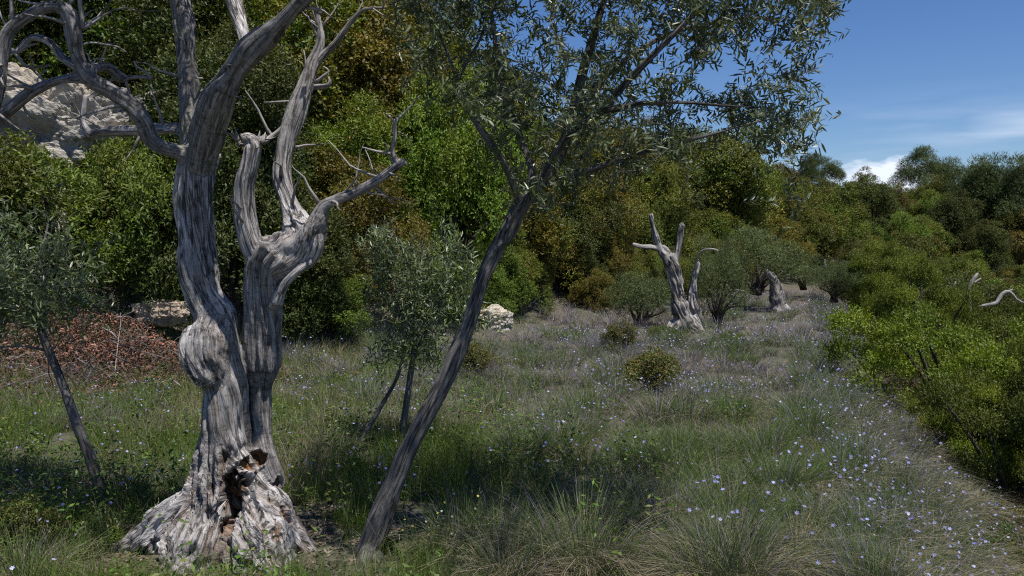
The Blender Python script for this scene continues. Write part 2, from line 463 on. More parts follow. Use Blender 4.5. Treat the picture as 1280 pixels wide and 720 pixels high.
# ------------------------------------------------------------------ gnarled trees from digitised limbs
def remeshed(soup, voxel):
    me = soup.mesh('tmp'); o = link('tmp', me)
    md = o.modifiers.new('r', 'REMESH'); md.mode = 'VOXEL'; md.voxel_size = voxel; md.adaptivity = 0
    dg = bpy.context.evaluated_depsgraph_get(); m2 = bpy.data.meshes.new_from_object(o.evaluated_get(dg))
    bpy.data.objects.remove(o); bpy.data.meshes.remove(me)
    v = np.empty(len(m2.vertices) * 3, np.float32); m2.vertices.foreach_get('co', v); v = v.reshape(-1, 3).astype(float)
    f = np.empty(len(m2.loops), np.int32); m2.loops.foreach_get('vertex_index', f)
    n = np.empty(len(m2.vertices) * 3, np.float32); m2.vertices.foreach_get('normal', n); n = n.reshape(-1, 3).astype(float)
    bpy.data.meshes.remove(m2)
    return v, f.reshape(-1, 4), n


def vert_normals(v, f):
    fn = np.cross(v[f[:, 2]] - v[f[:, 0]], v[f[:, 3]] - v[f[:, 1]]); n = np.zeros_like(v)
    for c in range(4): np.add.at(n, f[:, c], fn)
    return nrm(n)


def relax(a, f):
    m = a[f].mean(1); o = np.zeros(len(a)); c = np.zeros(len(a))
    for k in range(4): np.add.at(o, f[:, k], m); np.add.at(c, f[:, k], 1)
    return o / np.maximum(c, 1)


def gnarl(root, chains, voxel, mat, twist=2.0, amp=1.0, special=None, seed=0):
    """chains: [(part name, rows x,y,z,r in world)]; every chain becomes a part of root, cut out of one seamless surface."""
    loc = np.array(root.location)
    soup = Soup(); S = []
    rng = np.random.default_rng(seed)
    for ci, (nm, P) in enumerate(chains):
        Q = spline(P, 0.009 if voxel < 0.015 else 0.03)
        wob = 1 + 0.22 * (noise3(np.stack([Q[:, 2] * 6 + ci * 7, Q[:, 0] * 6, Q[:, 1] * 6], -1), seed) - 0.5) * 2 * amp
        Q[:, 3] *= wob
        tube(soup, Q, 12)
        t, e1, e2 = frames(Q[:, :3]); s = np.concatenate([[0], np.cumsum(np.linalg.norm(np.diff(Q[:, :3], axis=0), axis=1))])
        S.append((Q, e1, e2, s, np.full(len(Q), ci), t))
    v, f, n = remeshed(soup, voxel)
    Q = np.vstack([a[0] for a in S]); E1 = np.vstack([a[1] for a in S]); E2 = np.vstack([a[2] for a in S]); SS = np.concatenate([a[3] for a in S]); CI = np.concatenate([a[4] for a in S]); TT = np.vstack([a[5] for a in S])
    near = np.empty(len(v), int)
    Qf = Q[:, :3].astype(np.float32); q2 = (Qf ** 2).sum(1)
    for a in range(0, len(v), 8000):
        w = v[a:a + 8000].astype(np.float32); d = np.sqrt(np.maximum((w ** 2).sum(1)[:, None] + q2 - 2 * w @ Qf.T, 0)) - Q[None, :, 3] * 0.9
        near[a:a + 8000] = d.argmin(1)
    off = v - Q[near, :3]; r = Q[near, 3]; s = SS[near] + np.clip((off * TT[near]).sum(1), -.04, .04)
    a_, b_ = (off * E1[near]).sum(1), (off * E2[near]).sum(1)
    th = twist * s
    bark = np.stack([a_ * np.cos(th) - b_ * np.sin(th), a_ * np.sin(th) + b_ * np.cos(th), s + CI[near] * 3.1], -1)
    kk = np.array([1, 1, 0.09])
    g1 = fbm(bark * 24 * kk, 3, seed + 3); g2 = fbm(bark * 60 * kk, 3, seed + 4); lump = fbm(v * 4.5, 2, seed + 5)
    ridge = np.abs(2 * fbm(bark * 11 * np.array([1, 1, .08]), 2, seed + 6) - 1)
    disp = np.minimum(r, .11) * amp * (0.55 * (g1 - 0.5) + 0.26 * (lump - 0.5)) + np.minimum(r, .12) * amp * 0.15 * (g2 - 0.5) - amp * np.minimum(r * .25, .024) * np.exp(-(ridge / 0.16) ** 2)
    mixed = (CI[near][f].max(1) != CI[near][f].min(1)); w_ = np.zeros(len(v)); w_[f[mixed].ravel()] = 1
    for _ in range(7): w_ = np.maximum(w_, .9 * relax(w_, f))
    w_ = np.clip(w_ * 2.5, 0, 1)
    for _ in range(10): disp = disp * (1 - w_) + w_ * relax(disp, f)
    v = v + n * disp[:, None]
    col = np.zeros((len(v), 3))
    if special: v, col = special(v, n, bark, col, CI[near])
    for _ in range(14): col[:, 1] = relax(col[:, 1], f)
    n = vert_normals(v, f)
    fid = CI[near][f]; fid = np.sort(fid, 1)[:, 1]
    for ci, (nm, P) in enumerate(chains):
        ff = f[fid == ci]
        if not len(ff): continue
        u, inv = np.unique(ff, return_inverse=True)
        me = make_mesh(nm, v[u] - loc, [inv.reshape(-1, 4)], col[u], bark[u], True)
        me.normals_split_custom_set_from_vertices([tuple(x) for x in n[u]])
        link(nm, me, mat, root)


def chain_px(rows, d0, scale_d=None):
    """rows (px, py, radius px, depth offset) -> world rows."""
    out = []
    for row in rows:
        px, py, r = row[:3]; d = d0 + (row[3] if len(row) > 3 else 0)
        out.append((*at(px, py, d), r * d / FPX))
    return np.array(out)


def thin_tubes(root, name, list_rows, d0, mat, step=0.04, ns=6, seed=1):
    rng = np.random.default_rng(seed)
    for rows in list_rows:
        sp = Soup(); Q = spline(chain_px(rows, d0), step)
        Q[:, :3] += (fbm(np.concatenate([Q[:, :3] * 9], 1), 2, seed)[:, None] - .5) * 0.012
        tube(sp, Q, ns, jit=0.06, rng=rng)
        me = sp.mesh(name, True); me.transform(Matrix.Translation(-Vector(root.location))); link(name, me, mat, root)


# ---- the large dead olive on the left
D0 = 4.2
big_base = np.array((at(288, 690, D0)[0], D0, 0.0)); big_base[2] = H(big_base[0], big_base[1])
big = thing('olive_tree', 'large dead grey olive with a hollow flared base and twisted twin stems', 'tree', big_base)
trunk_rows = [(290, 725, 84, -.02), (288, 690, 76), (285, 640, 56), (283, 590, 40), (281, 545, 30), (280, 500, 29), (277, 465, 29), (273, 435, 28), (266, 402, 27), (250, 355, 23), (245, 300, 20), (242, 250, 23), (245, 215, 25), (250, 188, 28)]
chains = [
    ('trunk', chain_px(trunk_rows, D0)),
    ('burl', chain_px([(268, 400, 22, -.02), (262, 420, 32, -.05), (259, 443, 37, -.07), (266, 466, 30, -.07), (272, 482, 14, -.04)], D0)),
    ('stem', chain_px([(345, 610, 16, .1), (334, 580, 19, .08), (327, 540, 18, .12), (326, 490, 20, .13), (328, 440, 23, .1), (330, 400, 23, .07), (329, 360, 23, .03), (332, 330, 26), (345, 315, 27)], D0)),
    ('stem_limb', chain_px([(335, 330, 26), (362, 312, 26, .02), (374, 292, 20, .03), (361, 252, 14, .05), (352, 220, 14, .06), (358, 180, 13, .08), (371, 140, 13, .1), (382, 110, 11, .12), (389, 85, 9.5, .14), (400, 55, 7, .15), (399, 32, 5, .15), (396, 12, 3.6, .15)], D0)),
    ('side_limb', chain_px([(345, 335, 20), (378, 318, 22), (393, 288, 15, -.03), (404, 260, 10, -.05), (420, 250, 7, -.07), (447, 239, 6, -.1), (476, 222, 6, -.12), (503, 202, 5.5, -.14)], D0)),
    ('broken_stub', chain_px([(322, 335, 18), (313, 305, 15, -.03), (306, 270, 14, -.05), (305, 235, 13, -.06), (312, 205, 12, -.07), (316, 182, 12, -.07), (303, 169, 5, -.07)], D0)),
    ('stub_prong', chain_px([(316, 190, 8, -.07), (324, 178, 6, -.07), (332, 170, 4, -.07)], D0)),
    ('lichen_stem', chain_px([(246, 200, 18, .05), (238, 170, 17, .08), (237, 140, 16, .1), (237, 100, 15, .12), (234, 65, 14.5, .14), (230, 30, 14.5, .15), (224, -5, 13, .17), (215, -70, 11, .2), (225, -150, 9, .22)], D0)),
    ('rising_limb', chain_px([(250, 205, 26, -.03), (262, 162, 23, -.13), (275, 126, 21, -.22), (292, 95, 19, -.3), (315, 64, 18, -.38), (340, 40, 17, -.44), (366, 15, 16, -.5), (395, -18, 14, -.54), (430, -80, 11, -.6), (450, -150, 8, -.65)], D0)),
    ('back_limb', chain_px([(300, 90, 10, -.24), (307, 56, 9, -.1), (298, 18, 10.5, .08), (286, -25, 10, .12), (270, -100, 8, .2)], D0)),
    ('bent_limb', chain_px([(246, 208, 20), (226, 192, 16, -.06), (206, 186, 14, -.1), (189, 174, 14.5, -.14), (180, 150, 14, -.18), (162, 130, 13, -.22), (138, 114, 12, -.26), (110, 97, 14, -.3), (96, 68, 11.5, -.32), (91, 40, 11.5, -.34), (82, 14, 11, -.35), (60, 9, 9, -.36), (33, 22, 9.5, -.37), (10, 42, 12, -.38), (3, 75, 12, -.38), (1, 105, 9, -.38), (-8, 145, 7, -.38)], D0)),
    ('low_limb', chain_px([(112, 99, 10, -.3), (78, 99, 8, -.28), (45, 112, 8, -.25), (20, 130, 8, -.22), (-3, 152, 8, -.2), (-30, 190, 7, -.18)], D0)),
    ('arched_limb', chain_px([(100, 85, 7, -.3), (79, 73, 6.5, -.25), (62, 53, 6, -.22), (40, 47, 5, -.2), (20, 64, 4.5, -.2), (8, 62, 4, -.25)], D0)),
    ('level_limb', chain_px([(242, 172, 11, .05), (222, 162, 9.5, .12), (190, 163, 8.5, .2), (160, 164, 8, .26), (128, 165, 7, .32), (104, 171, 4.5, .36)], D0)),
    ('upright_snag', chain_px([(112, 168, 5, .34), (104, 150, 4.5, .35), (107, 120, 4, .36)], D0)),
    ('forked_limb', chain_px([(108, 90, 9, -.3), (133, 84, 6.5, -.2), (150, 97, 7.5, -.14), (160, 97, 5, -.12)], D0)),
    ('curled_shoot', chain_px([(346, 380, 9, -.02), (353, 360, 6, -.04), (366, 344, 5.5, -.06), (388, 328, 4.5, -.06)], D0)),
]
roots = [[(272, 610, 32), (232, 645, 32, -.04), (188, 676, 26, -.05), (140, 702, 14, -.02)],
         [(285, 625, 46), (255, 685, 50, -.14), (215, 735, 30, -.30)],
         [(298, 630, 44), (320, 690, 48, -.14), (345, 740, 34, -.28)],
         [(302, 605, 32), (342, 650, 30, -.02), (378, 690, 24, -.02), (410, 718, 12)]]
nr0 = len(chains)
for rw in roots: chains.append(('root', chain_px(rw, D0)))


for k_, (nm_, P_) in enumerate(chains[:nr0]):
    P_[:, 3] *= {'rising_limb': .8, 'bent_limb': .84, 'low_limb': .85, 'arched_limb': .85, 'lichen_stem': .92, 'back_limb': .85, 'level_limb': .9}.get(nm_, .94)


def big_special(v, n, bark, col, ci):
    # rotted cavity in the flare, with smaller rot holes beside it
    for px, py, w, h, dep in ((289, 622, 17, 30, .17), (303, 588, 12, 9, .07), (331, 625, 6, 10, .06), (348, 650, 6, 26, .05), (273, 585, 3.5, 16, .04), (286, 655, 9, 10, .10)):
        c = at(px, py, D0 - .2); k = D0 / FPX * .95
        q = np.stack([(v[:, 0] - c[0]) / (w * k), (v[:, 2] - c[2]) / (h * k)], -1)
        d = np.linalg.norm(q, axis=1) + 1.1 * (fbm(v * 24, 3, 31) - .5)
        m = smooth(1.05, 0.72, d) * (n[:, 1] < -0.15) * (v[:, 1] < D0 + .1)
        v = v - n * (m * dep * (0.75 + 0.5 * fbm(v * 18, 2, 5)))[:, None] * np.array([.5, 1, .5]) + 0
        col[:, 0] = np.maximum(col[:, 0], m * (1 if w > 11 else .7))
        rim = np.exp(-((d - 1.15) / .16) ** 2) * (n[:, 1] < -0.1); v = v + n * (rim * 0.008)[:, None]
    z = v[:, 2]
    # gnarled shell of the flare: torn strips and pits
    fl = smooth(.66, .34, z - big_base[2]) * ((ci == 0) | (ci >= nr0))
    slope = np.hypot(np.hypot(v[:, 0] - big_base[0], v[:, 1] - D0), z - big_base[2] - .7)
    streak = np.stack([np.arctan2(v[:, 0] - big_base[0], D0 - v[:, 1]) * 15, slope * 2.6, v[:, 1] * 2], -1)
    tear = np.abs(2 * fbm(np.stack([np.arctan2(v[:, 0] - big_base[0], D0 - v[:, 1]) * 4.5, slope * 1.6, v[:, 1] * 1.2], -1), 3, 41) - 1)
    v = v + n * (fl * (0.014 * (fbm(v * 13, 3, 43) - .5) + 0.075 * (fbm(streak, 4, 45) - .5) - 0.03 * np.exp(-(tear / .11) ** 2)))[:, None]
    col[:, 0] = np.maximum(col[:, 0], 0.4 * fl * np.exp(-(tear / .09) ** 2))
    # bark left on the lower stems
    brk = smooth(.50, .60, fbm(bark * np.array([9, 9, 3]), 3, 51)) * 0.7
    stemmy = smooth(.35, .7, z - big_base[2]) * smooth(1.35, 1.1, z - big_base[2])
    col[:, 1] = np.clip(brk * 0.6 + 0.45 * stemmy * smooth(.42, .55, fbm(bark * np.array([14, 14, 5]), 3, 53)), 0, .9)
    col[:, 1] = np.where(ci == 7, 0.75, col[:, 1])                     # the lichen stem still has its bark
    col[:, 1] = np.where((ci == 10) | (ci == 8) | (ci == 11) | (ci == 15), np.maximum(col[:, 1], .62), col[:, 1])  # upper limbs toned darker: their shade is painted into the colour
    col[:, 1] = np.where(ci == 2, np.maximum(col[:, 1], .6), col[:, 1])  # right stem darkened as well, painted shade
    li = np.exp(-((v - at(240, 168, D0 - .02)) ** 2).sum(1) / .11 ** 2) + np.where(ci == 7, .5, 0) * smooth(.5, .62, fbm(v * 12, 3, 61))
    col[:, 2] = np.clip(li, 0, 1) * smooth(.38, .55, fbm(v * 45, 3, 62))
    return v, col


gnarl(big, chains, 0.0085, M_DEAD, 1.1, 1.0, big_special, 3)
thin_tubes(big, 'twig', [
    [(392, 82, 6, .14), (405, 68, 5, .14), (420, 53, 4.6, .13), (433, 35, 4, .12), (441, 24, 3.4, .12), (455, 12, 2.2, .11), (480, 10, 1.6, .1)],
    [(478, 10, 1.2, .1), (481, -2, 1, .1), (486, -20, .8, .1)], [(466, 11, 1, .1), (484, 22, .8, .08)], [(441, 25, 1.4, .12), (452, 4, 1, .12), (449, -12, .8, .12)],
    [(398, 30, 1.8, .15), (390, 26, 1.5, .15), (384, 20, .9, .15)]], D0, M_TWIG)
thin_tubes(big, 'twig', [
    [(498, 205, 4, -.14), (491, 190, 3, -.14), (493, 170, 2.8, -.14), (494, 153, 2.4, -.14), (504, 142, 1.6, -.13), (514, 132, 1.1, -.13), (524, 120, .8, -.12)],
    [(494, 153, 1.6, -.14), (488, 146, 1.3, -.14), (482, 142, .9, -.14)], [(490, 192, 2.2, -.14), (472, 189, 1.6, -.15), (453, 184, 1, -.16)],
    [(472, 220, 2, -.12), (455, 214, 1.5, -.12), (438, 206, 1.2, -.11), (424, 192, 1, -.1), (410, 176, .7, -.1)], [(468, 215, 1.2, -.12), (463, 200, 1, -.1), (457, 187, .7, -.1)],
    [(505, 201, 2, -.14), (510, 207, 1.2, -.14)], [(497, 165, .9, -.14), (508, 170, .7, -.14), (516, 182, .5, -.15)]], D0, M_TWIG, seed=2)
thin_tubes(big, 'twig', [
    [(342, 172, 3, .05), (334, 160, 2, .03), (322, 138, 1.6, .0), (306, 114, 1, -.03)], [(329, 178, 4, .0), (338, 172, 3.5, .03), (352, 160, 2.5, .06), (366, 145, 1.5, .08)],
    [(394, 103, 2.5, .1), (405, 95, 2, .08), (412, 88, 1.4, .08), (405, 83, 1, .08)], [(396, 108, 4, .1), (408, 107, 3.6, .06), (413, 103, 2.6, .06), (411, 96, 1.2, .06)],
    [(372, 126, 1.6, .1), (350, 127, 1.3, .1), (330, 128, 1, .12)], [(380, 100, 1.6, .12), (381, 80, 1.2, .12), (380, 62, .8, .12)]], D0, M_TWIG, seed=3)
thin_tubes(big, 'twig', [
    [(14, 62, 2.6, -.3), (24, 70, 2.2, -.3), (32, 80, 2, -.3), (45, 84, 1.8, -.3), (60, 82, 1.5, -.3)], [(24, 66, 1.8, -.3), (34, 58, 1.6, -.3), (46, 54, 1.2, -.3)],
    [(103, 36, 3.2, -.33), (101, 15, 3, -.33), (101, -10, 2.6, -.33)], [(104, 36, 2.2, -.33), (118, 28, 1.8, -.33), (132, 18, 1.4, -.33), (144, 11, 1, -.33)],
    [(15, 30, 3, -.37), (14, 5, 2.6, -.37), (13, -15, 2.2, -.37)], [(8, 35, 1.6, -.37), (2, 20, 1.2, -.37), (-4, 2, 1, -.37)],
    [(158, 98, 3, -.12), (175, 97, 2.2, -.12), (191, 98, 1.6, -.12)], [(190, 98, 1.6, -.12), (180, 88, 1.5, -.12), (170, 84, 1.4, -.12), (167, 77, 1, -.12)],
    [(60, 86, 1, -.2), (48, 98, .8, -.2), (50, 108, .6, -.2)], [(252, 98, 1.4, .1), (246, 98, 1.2, .05), (240, 95, 1, .05)],
    [(130, 55, 1.2, -.3), (112, 53, 1.6, -.31), (97, 60, 1.6, -.32)], [(130, 55, 1.2, -.3), (148, 58, 1, -.28), (160, 66, .7, -.28)],
    [(258, 146, 3.2, -.03), (262, 132, 1.6, -.05)], [(144, 12, 1, -.33), (158, 10, .9, -.32), (175, 14, .7, -.3), (205, 12, .5, -.3)]], D0, M_TWIG, seed=4)


rg = np.random.default_rng(31)
for px_, py_, dx_, ln_ in ((297, 176, -3, 16), (303, 178, 1, 11), (309, 180, -2, 9), (316, 180, 2, 12), (322, 178, 3, 15), (328, 178, 4, 13), (300, 182, -5, 8), (397, 16, -2, 14), (400, 18, 2, 10), (240, 205, -6, 12), (262, 200, 7, 14)):
    sp_ = Soup(); a_ = at(px_, py_, D0 - .07 + rg.normal() * .02); b_ = at(px_ + dx_, py_ - ln_, D0 - .07); t_ = np.linspace(0, 1, 4)[:, None]
    tube(sp_, np.concatenate([a_ + (b_ - a_) * t_, .013 * (1 - t_) + .0012], 1), 5, jit=.2, rng=rg); me = sp_.mesh('splinter', True); me.transform(Matrix.Translation(-Vector(big_base))); link('splinter', me, M_TWIG, big)
for nm_, n_ in (('stem_limb', 9), ('side_limb', 10), ('rising_limb', 6), ('bent_limb', 14), ('low_limb', 6), ('lichen_stem', 5), ('broken_stub', 3), ('level_limb', 6), ('forked_limb', 4), ('stub_prong', 2)):
    Q = spline(dict(chains)[nm_], .02)
    for _ in range(n_):
        i_ = rg.integers(len(Q) // 4, len(Q) - 1); tg = nrm(Q[min(i_ + 1, len(Q) - 1), :3] - Q[i_ - 1, :3]); d_ = nrm(np.cross(tg, rg.normal(size=3)) + tg * .7 + np.array([0, -.2, .2]))
        L_ = rg.uniform(.05, .26); t_ = np.linspace(0, 1, 6)[:, None]; q_ = Q[i_, :3] + d_ * (L_ * t_ + Q[i_, 3] * .7) + np.cumsum(rg.normal(size=(6, 3)), 0) * .012 * t_
        r0_ = min(.011, .3 * Q[i_, 3], .02 * L_ / .12); sp_ = Soup(); tube(sp_, np.concatenate([q_, r0_ * (1 - t_ * .85)], 1), 6, jit=.1, rng=rg)
        me = sp_.mesh('twig', True); me.transform(Matrix.Translation(-Vector(big_base))); link('twig', me, M_TWIG, big)


# ------------------------------------------------------------------ leafy olives
def inside(px, py, poly):
    c = False; n = len(poly); j = n - 1
    for i in range(n):
        xi, yi = poly[i]; xj, yj = poly[j]
        if (yi > py) != (yj > py) and px < (xj - xi) * (py - yi) / (yj - yi) + xi: c = not c
        j = i
    return c


OLIVE_COL = [np.array((0.070, 0.095, 0.034)), np.array((0.105, 0.130, 0.055)), np.array((0.050, 0.072, 0.024))]


def olive_sprigs(lf, tips, dirs, rng, n_pairs, L, length, light=1.0, rich=True, up=0.25):
    """Opposite narrow leaves along each sprig that ends at a tip."""
    ns = len(tips)
    for k in range(n_pairs):
        t = (k + rng.random(ns) * .6) / n_pairs
        base = tips - dirs * length * (1 - t)[:, None] + rng.normal(size=(ns, 3)) * 0.006
        a = nrm(np.cross(dirs, rand_dir(rng, ns)))
        for sgn in (1, -1):
            d = nrm(dirs * (0.75 + .3 * rng.random((ns, 1))) + a * sgn * (0.8 + .3 * rng.random((ns, 1))) + np.array([0, 0, up]) * rng.random((ns, 1)))
            nn = nrm(np.array([0, 0, .7]) + rng.normal(size=(ns, 3)) * .55)
            c = np.array(OLIVE_COL)[rng.integers(0, 3, ns)] * (0.75 + .5 * rng.random((ns, 1))) * light
            y = rng.random(ns) < .05; c[y] = c[y] * np.array([2.0, 1.8, .9])
            leaves(lf, base, d, nn, L * (0.65 + .6 * rng.random(ns)), L * (.19 + .06 * rng.random(ns)), c, rich, .1 * rng.normal(size=(ns, 1)))
    d = nrm(dirs + .2 * rng.normal(size=(ns, 3)))
    leaves(lf, tips, d, rand_dir(rng, ns), L * .8, L * .18, np.tile(OLIVE_COL[1] * light, (ns, 1)), rich)


def connect(nodes, attractors, rng, tw, r_tip=0.0018, droop=0.0, maxlen=2.0):
    """Grow thin curved twigs from the skeleton to each attractor, nearest first; returns sprig tips and directions."""
    nodes = np.asarray(nodes); P = nodes[:, :3]; T = nodes[:, 4:7]; Rn = nodes[:, 3]
    d0 = np.array([np.linalg.norm(P - a, axis=1).min() for a in attractors]); tips, dirs = [], []
    for i in np.argsort(d0):
        a = attractors[i]; d = P - a; dist = np.linalg.norm(d, axis=1)
        back = -(d * T).sum(1) / np.maximum(dist, 1e-6)                     # prefer nodes whose own direction points at a
        j = (dist * (1.35 - .45 * back)).argmin()
        if dist[j] < .03 or dist[j] > maxlen: continue
        L = dist[j]; t = np.linspace(0, 1, max(4, int(L / .06)))[:, None]
        c = P[j] + T[j] * L * .45 + np.array([0, 0, L * .12])
        q = (1 - t) ** 2 * P[j] + 2 * t * (1 - t) * c + t * t * a
        q = q + np.sin(t * np.pi) * rng.normal(size=3) * L * .05 + rng.normal(size=q.shape) * .004
        r0 = min(Rn[j] * .6, .0018 + .006 * L); r = r0 + (r_tip - r0) * t
        tube(tw, np.concatenate([q, r], 1), 5)
        tg = nrm(np.gradient(q, axis=0))
        P = np.vstack([P, q[1:]]); T = np.vstack([T, tg[1:]]); Rn = np.concatenate([Rn, r[1:, 0]])
        tips.append(a); dirs.append(tg[-1])
    return np.array(tips), np.array(dirs)


def skel_nodes(chains, rmax):
    out = []
    for P in chains:
        Q = spline(P, .05); t = nrm(np.gradient(Q[:, :3], axis=0)); m = Q[:, 3] < rmax
        out.append(np.concatenate([Q[m, :4], t[m]], 1))
    return np.vstack(out)


# ---- the leaning live olive in the foreground
DL = 4.05
lb = at(455, 700, DL); lb[2] = H(lb[0], DL)
lean = thing('olive_tree', 'leaning young olive with smooth dark trunk and wide leafy crown in the foreground', 'tree', lb)
lean_ch = [
    ('root', [(462, 680, 10), (445, 705, 9, -.03), (428, 716, 5, -.06)]), ('root', [(464, 682, 9), (478, 706, 8, -.05), (492, 714, 4, -.1)]), ('root', [(460, 680, 9, .02), (452, 706, 9, -.12), (448, 724, 5, -.22)]),
    ('trunk', [(450, 712, 24), (457, 692, 18), (478, 640, 14), (500, 590, 12.5), (520, 545, 12), (543, 502, 11.5, .02), (562, 465, 11.5, .04), (580, 420, 12.5, .06), (595, 380, 11.5, .08), (606, 345, 10.5, .1), (620, 315, 10, .12), (637, 283, 10, .15), (655, 250, 9, .18)]),
    ('branch', [(637, 285, 8, .15), (662, 243, 8.5, .2), (690, 212, 8.5, .25), (706, 178, 7.5, .3), (716, 140, 6.5, .34), (729, 88, 5.5, .4), (742, 44, 4.8, .42), (752, 8, 4, .44), (770, -60, 3, .45), (780, -130, 2, .45)]),
    ('branch', [(648, 262, 7, .15), (672, 232, 6.5, .1), (712, 166, 6, .0), (750, 141, 5.5, -.1), (775, 112, 4.6, -.15), (820, 65, 3.6, -.25), (865, 20, 2.8, -.3), (905, -30, 2, -.35)]),
    ('branch', [(655, 252, 6, .2), (664, 215, 5.5, .22), (657, 190, 5, .25), (644, 158, 5, .28), (634, 137, 4.6, .3), (628, 106, 4.4, .32), (622, 72, 4, .33), (617, 36, 3.4, .34), (608, -20, 2.6, .34), (600, -90, 1.8, .34)]),
    ('branch', [(650, 262, 5.5, .15), (640, 225, 5, .1), (628, 200, 4.8, .06), (608, 172, 4.5, .02), (588, 141, 4.2, -.02), (574, 112, 4, -.05), (570, 98, 3.6, -.06), (556, 58, 2.8, -.1), (545, 30, 2.2, -.14), (530, -20, 1.6, -.2)]),
    ('branch', [(571, 104, 2.6, -.05), (585, 77, 2.4, -.02), (602, 44, 2, .02), (612, 5, 1.5, .06)]),
    ('branch', [(668, 238, 5.5, .2), (705, 222, 4.4, .1), (760, 205, 3.8, 0), (815, 186, 3.4, -.1), (852, 177, 3, -.16), (891, 168, 2.6, -.22), (918, 160, 2.1, -.26), (955, 150, 1.5, -.3)]),
    ('branch', [(718, 135, 4.6, .34), (755, 98, 4, .5), (800, 62, 3.4, .65), (850, 38, 2.8, .8), (910, 25, 2.2, .9), (965, 22, 1.5, 1.0)]),
    ('branch', [(750, 141, 3.6, -.1), (800, 130, 3.2, -.2), (850, 128, 2.6, -.32), (905, 132, 2, -.4), (960, 135, 1.4, -.45)]),
    ('branch', [(622, 312, 5, .12), (640, 296, 4, .02), (652, 270, 3.2, -.06), (662, 240, 2.4, -.12)]),
]
lean_w = [(n, chain_px(r, DL)) for n, r in lean_ch]
gnarl(lean, lean_w, 0.0065, M_BARK, 0.7, 0.95, None, 12)
rng = np.random.default_rng(77)
CROWN = [(470, -60), (500, 60), (535, 105), (600, 150), (620, 215), (655, 275), (720, 250), (770, 225), (830, 200), (900, 185), (960, 205), (1015, 185), (1030, 120), (1005, 60), (1050, 20), (1040, -60), (950, -200), (700, -280), (540, -200)]
HOLES = [(578, 48, 26), (607, 56, 20), (724, 48, 15), (838, 80, 22), (800, 110, 16), (868, 140, 16), (905, 105, 10), (640, 20, 9), (960, 45, 14), (930, 185, 12), (860, 200, 14)]
att = []
while len(att) < 1350:
    px, py = rng.uniform(460, 1055), rng.uniform(-280, 285)
    if not inside(px, py, CROWN) or any((px - a) ** 2 + (py - b) ** 2 < r * r for a, b, r in HOLES): continue
    if py > 190 and px < 800 and rng.random() < .35: continue
    dd = DL + .18 + rng.normal() * (.45 if px < 900 else .3) - max(0, px - 850) * .0008
    if noise3(at(px, py, dd)[None] * 5.5, 404)[0] < .42 + (.1 if px > 800 else 0): continue
    att.append(at(px, py, dd))
for px, py, dd in ((1035, 2, -.3), (1046, 12, -.3), (1030, 26, -.3), (1012, 60, -.35), (1022, 85, -.35), (1005, 55, -.35), (1028, 88, -.35), (1020, 140, -.35), (1026, 158, -.35), (1012, 175, -.36), (998, 130, -.4), (990, 160, -.4), (1008, 182, -.4),
                   (975, 175, -.42), (985, 110, -.35), (1000, 250, -.4), (985, 240, -.4), (560, 120, -.1), (500, 110, 0), (515, 90, .1), (520, 65, .1), (1012, 246, -.4)): att.append(at(px, py, DL + dd))
tw = Soup(); tips, dirs = connect(skel_nodes([w for n, w in lean_w[4:]], .03), np.array(att), rng, tw, .0024)
me = tw.mesh('twig', True); me.transform(Matrix.Translation(-Vector(lb))); link('twigs', me, M_BARK, lean)['kind'] = 'stuff'
lf = Soup()
olive_sprigs(lf, tips - lb, nrm(dirs + np.array([0, 0, .2])), rng, 14, .048, .26, 1.0)
link('crown', lf.mesh('crown'), M_OLIVE, lean)


# unseen leafy crown added above the picture to shade the large olive's upper limbs
rg = np.random.default_rng(14)
bt = chain_px([(366, 15, 10, -.5), (395, -18, 12, -.54), (430, -80, 9, -.6), (450, -150, 7, -.65)], D0)
bt2 = chain_px([(430, -80, 7, -.6), (380, -140, 5, -.62), (300, -200, 4, -.6), (220, -240, 3, -.5), (130, -250, 2, -.45)], D0)
att = np.array([at(rg.uniform(30, 300), rg.uniform(-420, -80), D0 - .45 + rg.normal() * .28) for _ in range(420)])
tw = Soup()
for q_ in (bt2,): tube(tw, spline(q_, .05), 8)
tp, dr = connect(skel_nodes([bt, bt2], 1), att, rg, tw)
me = tw.mesh('twigs', True); me.transform(Matrix.Translation(-Vector(big_base))); link('twigs', me, M_BARK, big)['kind'] = 'stuff'
lf = Soup(); olive_sprigs(lf, tp - big_base, nrm(dr + np.array([0, 0, .15])), rg, 8, .055, .2); link('crown', lf.mesh('crown'), M_OLIVE, big)


def grown_olive(name, label, base, stems, crown_pts, seed, pairs=7, L=.05, spr=.18, light=1.0, mat=M_BARK, voxel=.006, group=None, jit=.3, pull=(0, 0, .35)):
    """A small olive: stems (world rows) + sprigs at crown_pts."""
    r = thing(name, label, 'tree' if 'sapling' not in label else 'sapling', base, group); rng = np.random.default_rng(seed)
    sp = Soup()
    for P in stems: tube(sp, spline(P, .05), 8, jit=.04, rng=rng)
    me = sp.mesh('trunk', True); me.transform(Matrix.Translation(-Vector(base))); link('trunk', me, mat, r)
    tw = Soup(); tp, dr = connect(skel_nodes(stems, 1), crown_pts, rng, tw)
    me = tw.mesh('twig', True); me.transform(Matrix.Translation(-Vector(base))); link('twigs', me, mat, r)['kind'] = 'stuff'
    lf = Soup(); olive_sprigs(lf, tp - base, nrm(dr + np.array(pull) + jit * rng.normal(size=dr.shape)), rng, pairs, L, spr, light)
    link('crown', lf.mesh('crown'), M_OLIVE, r)
    return r


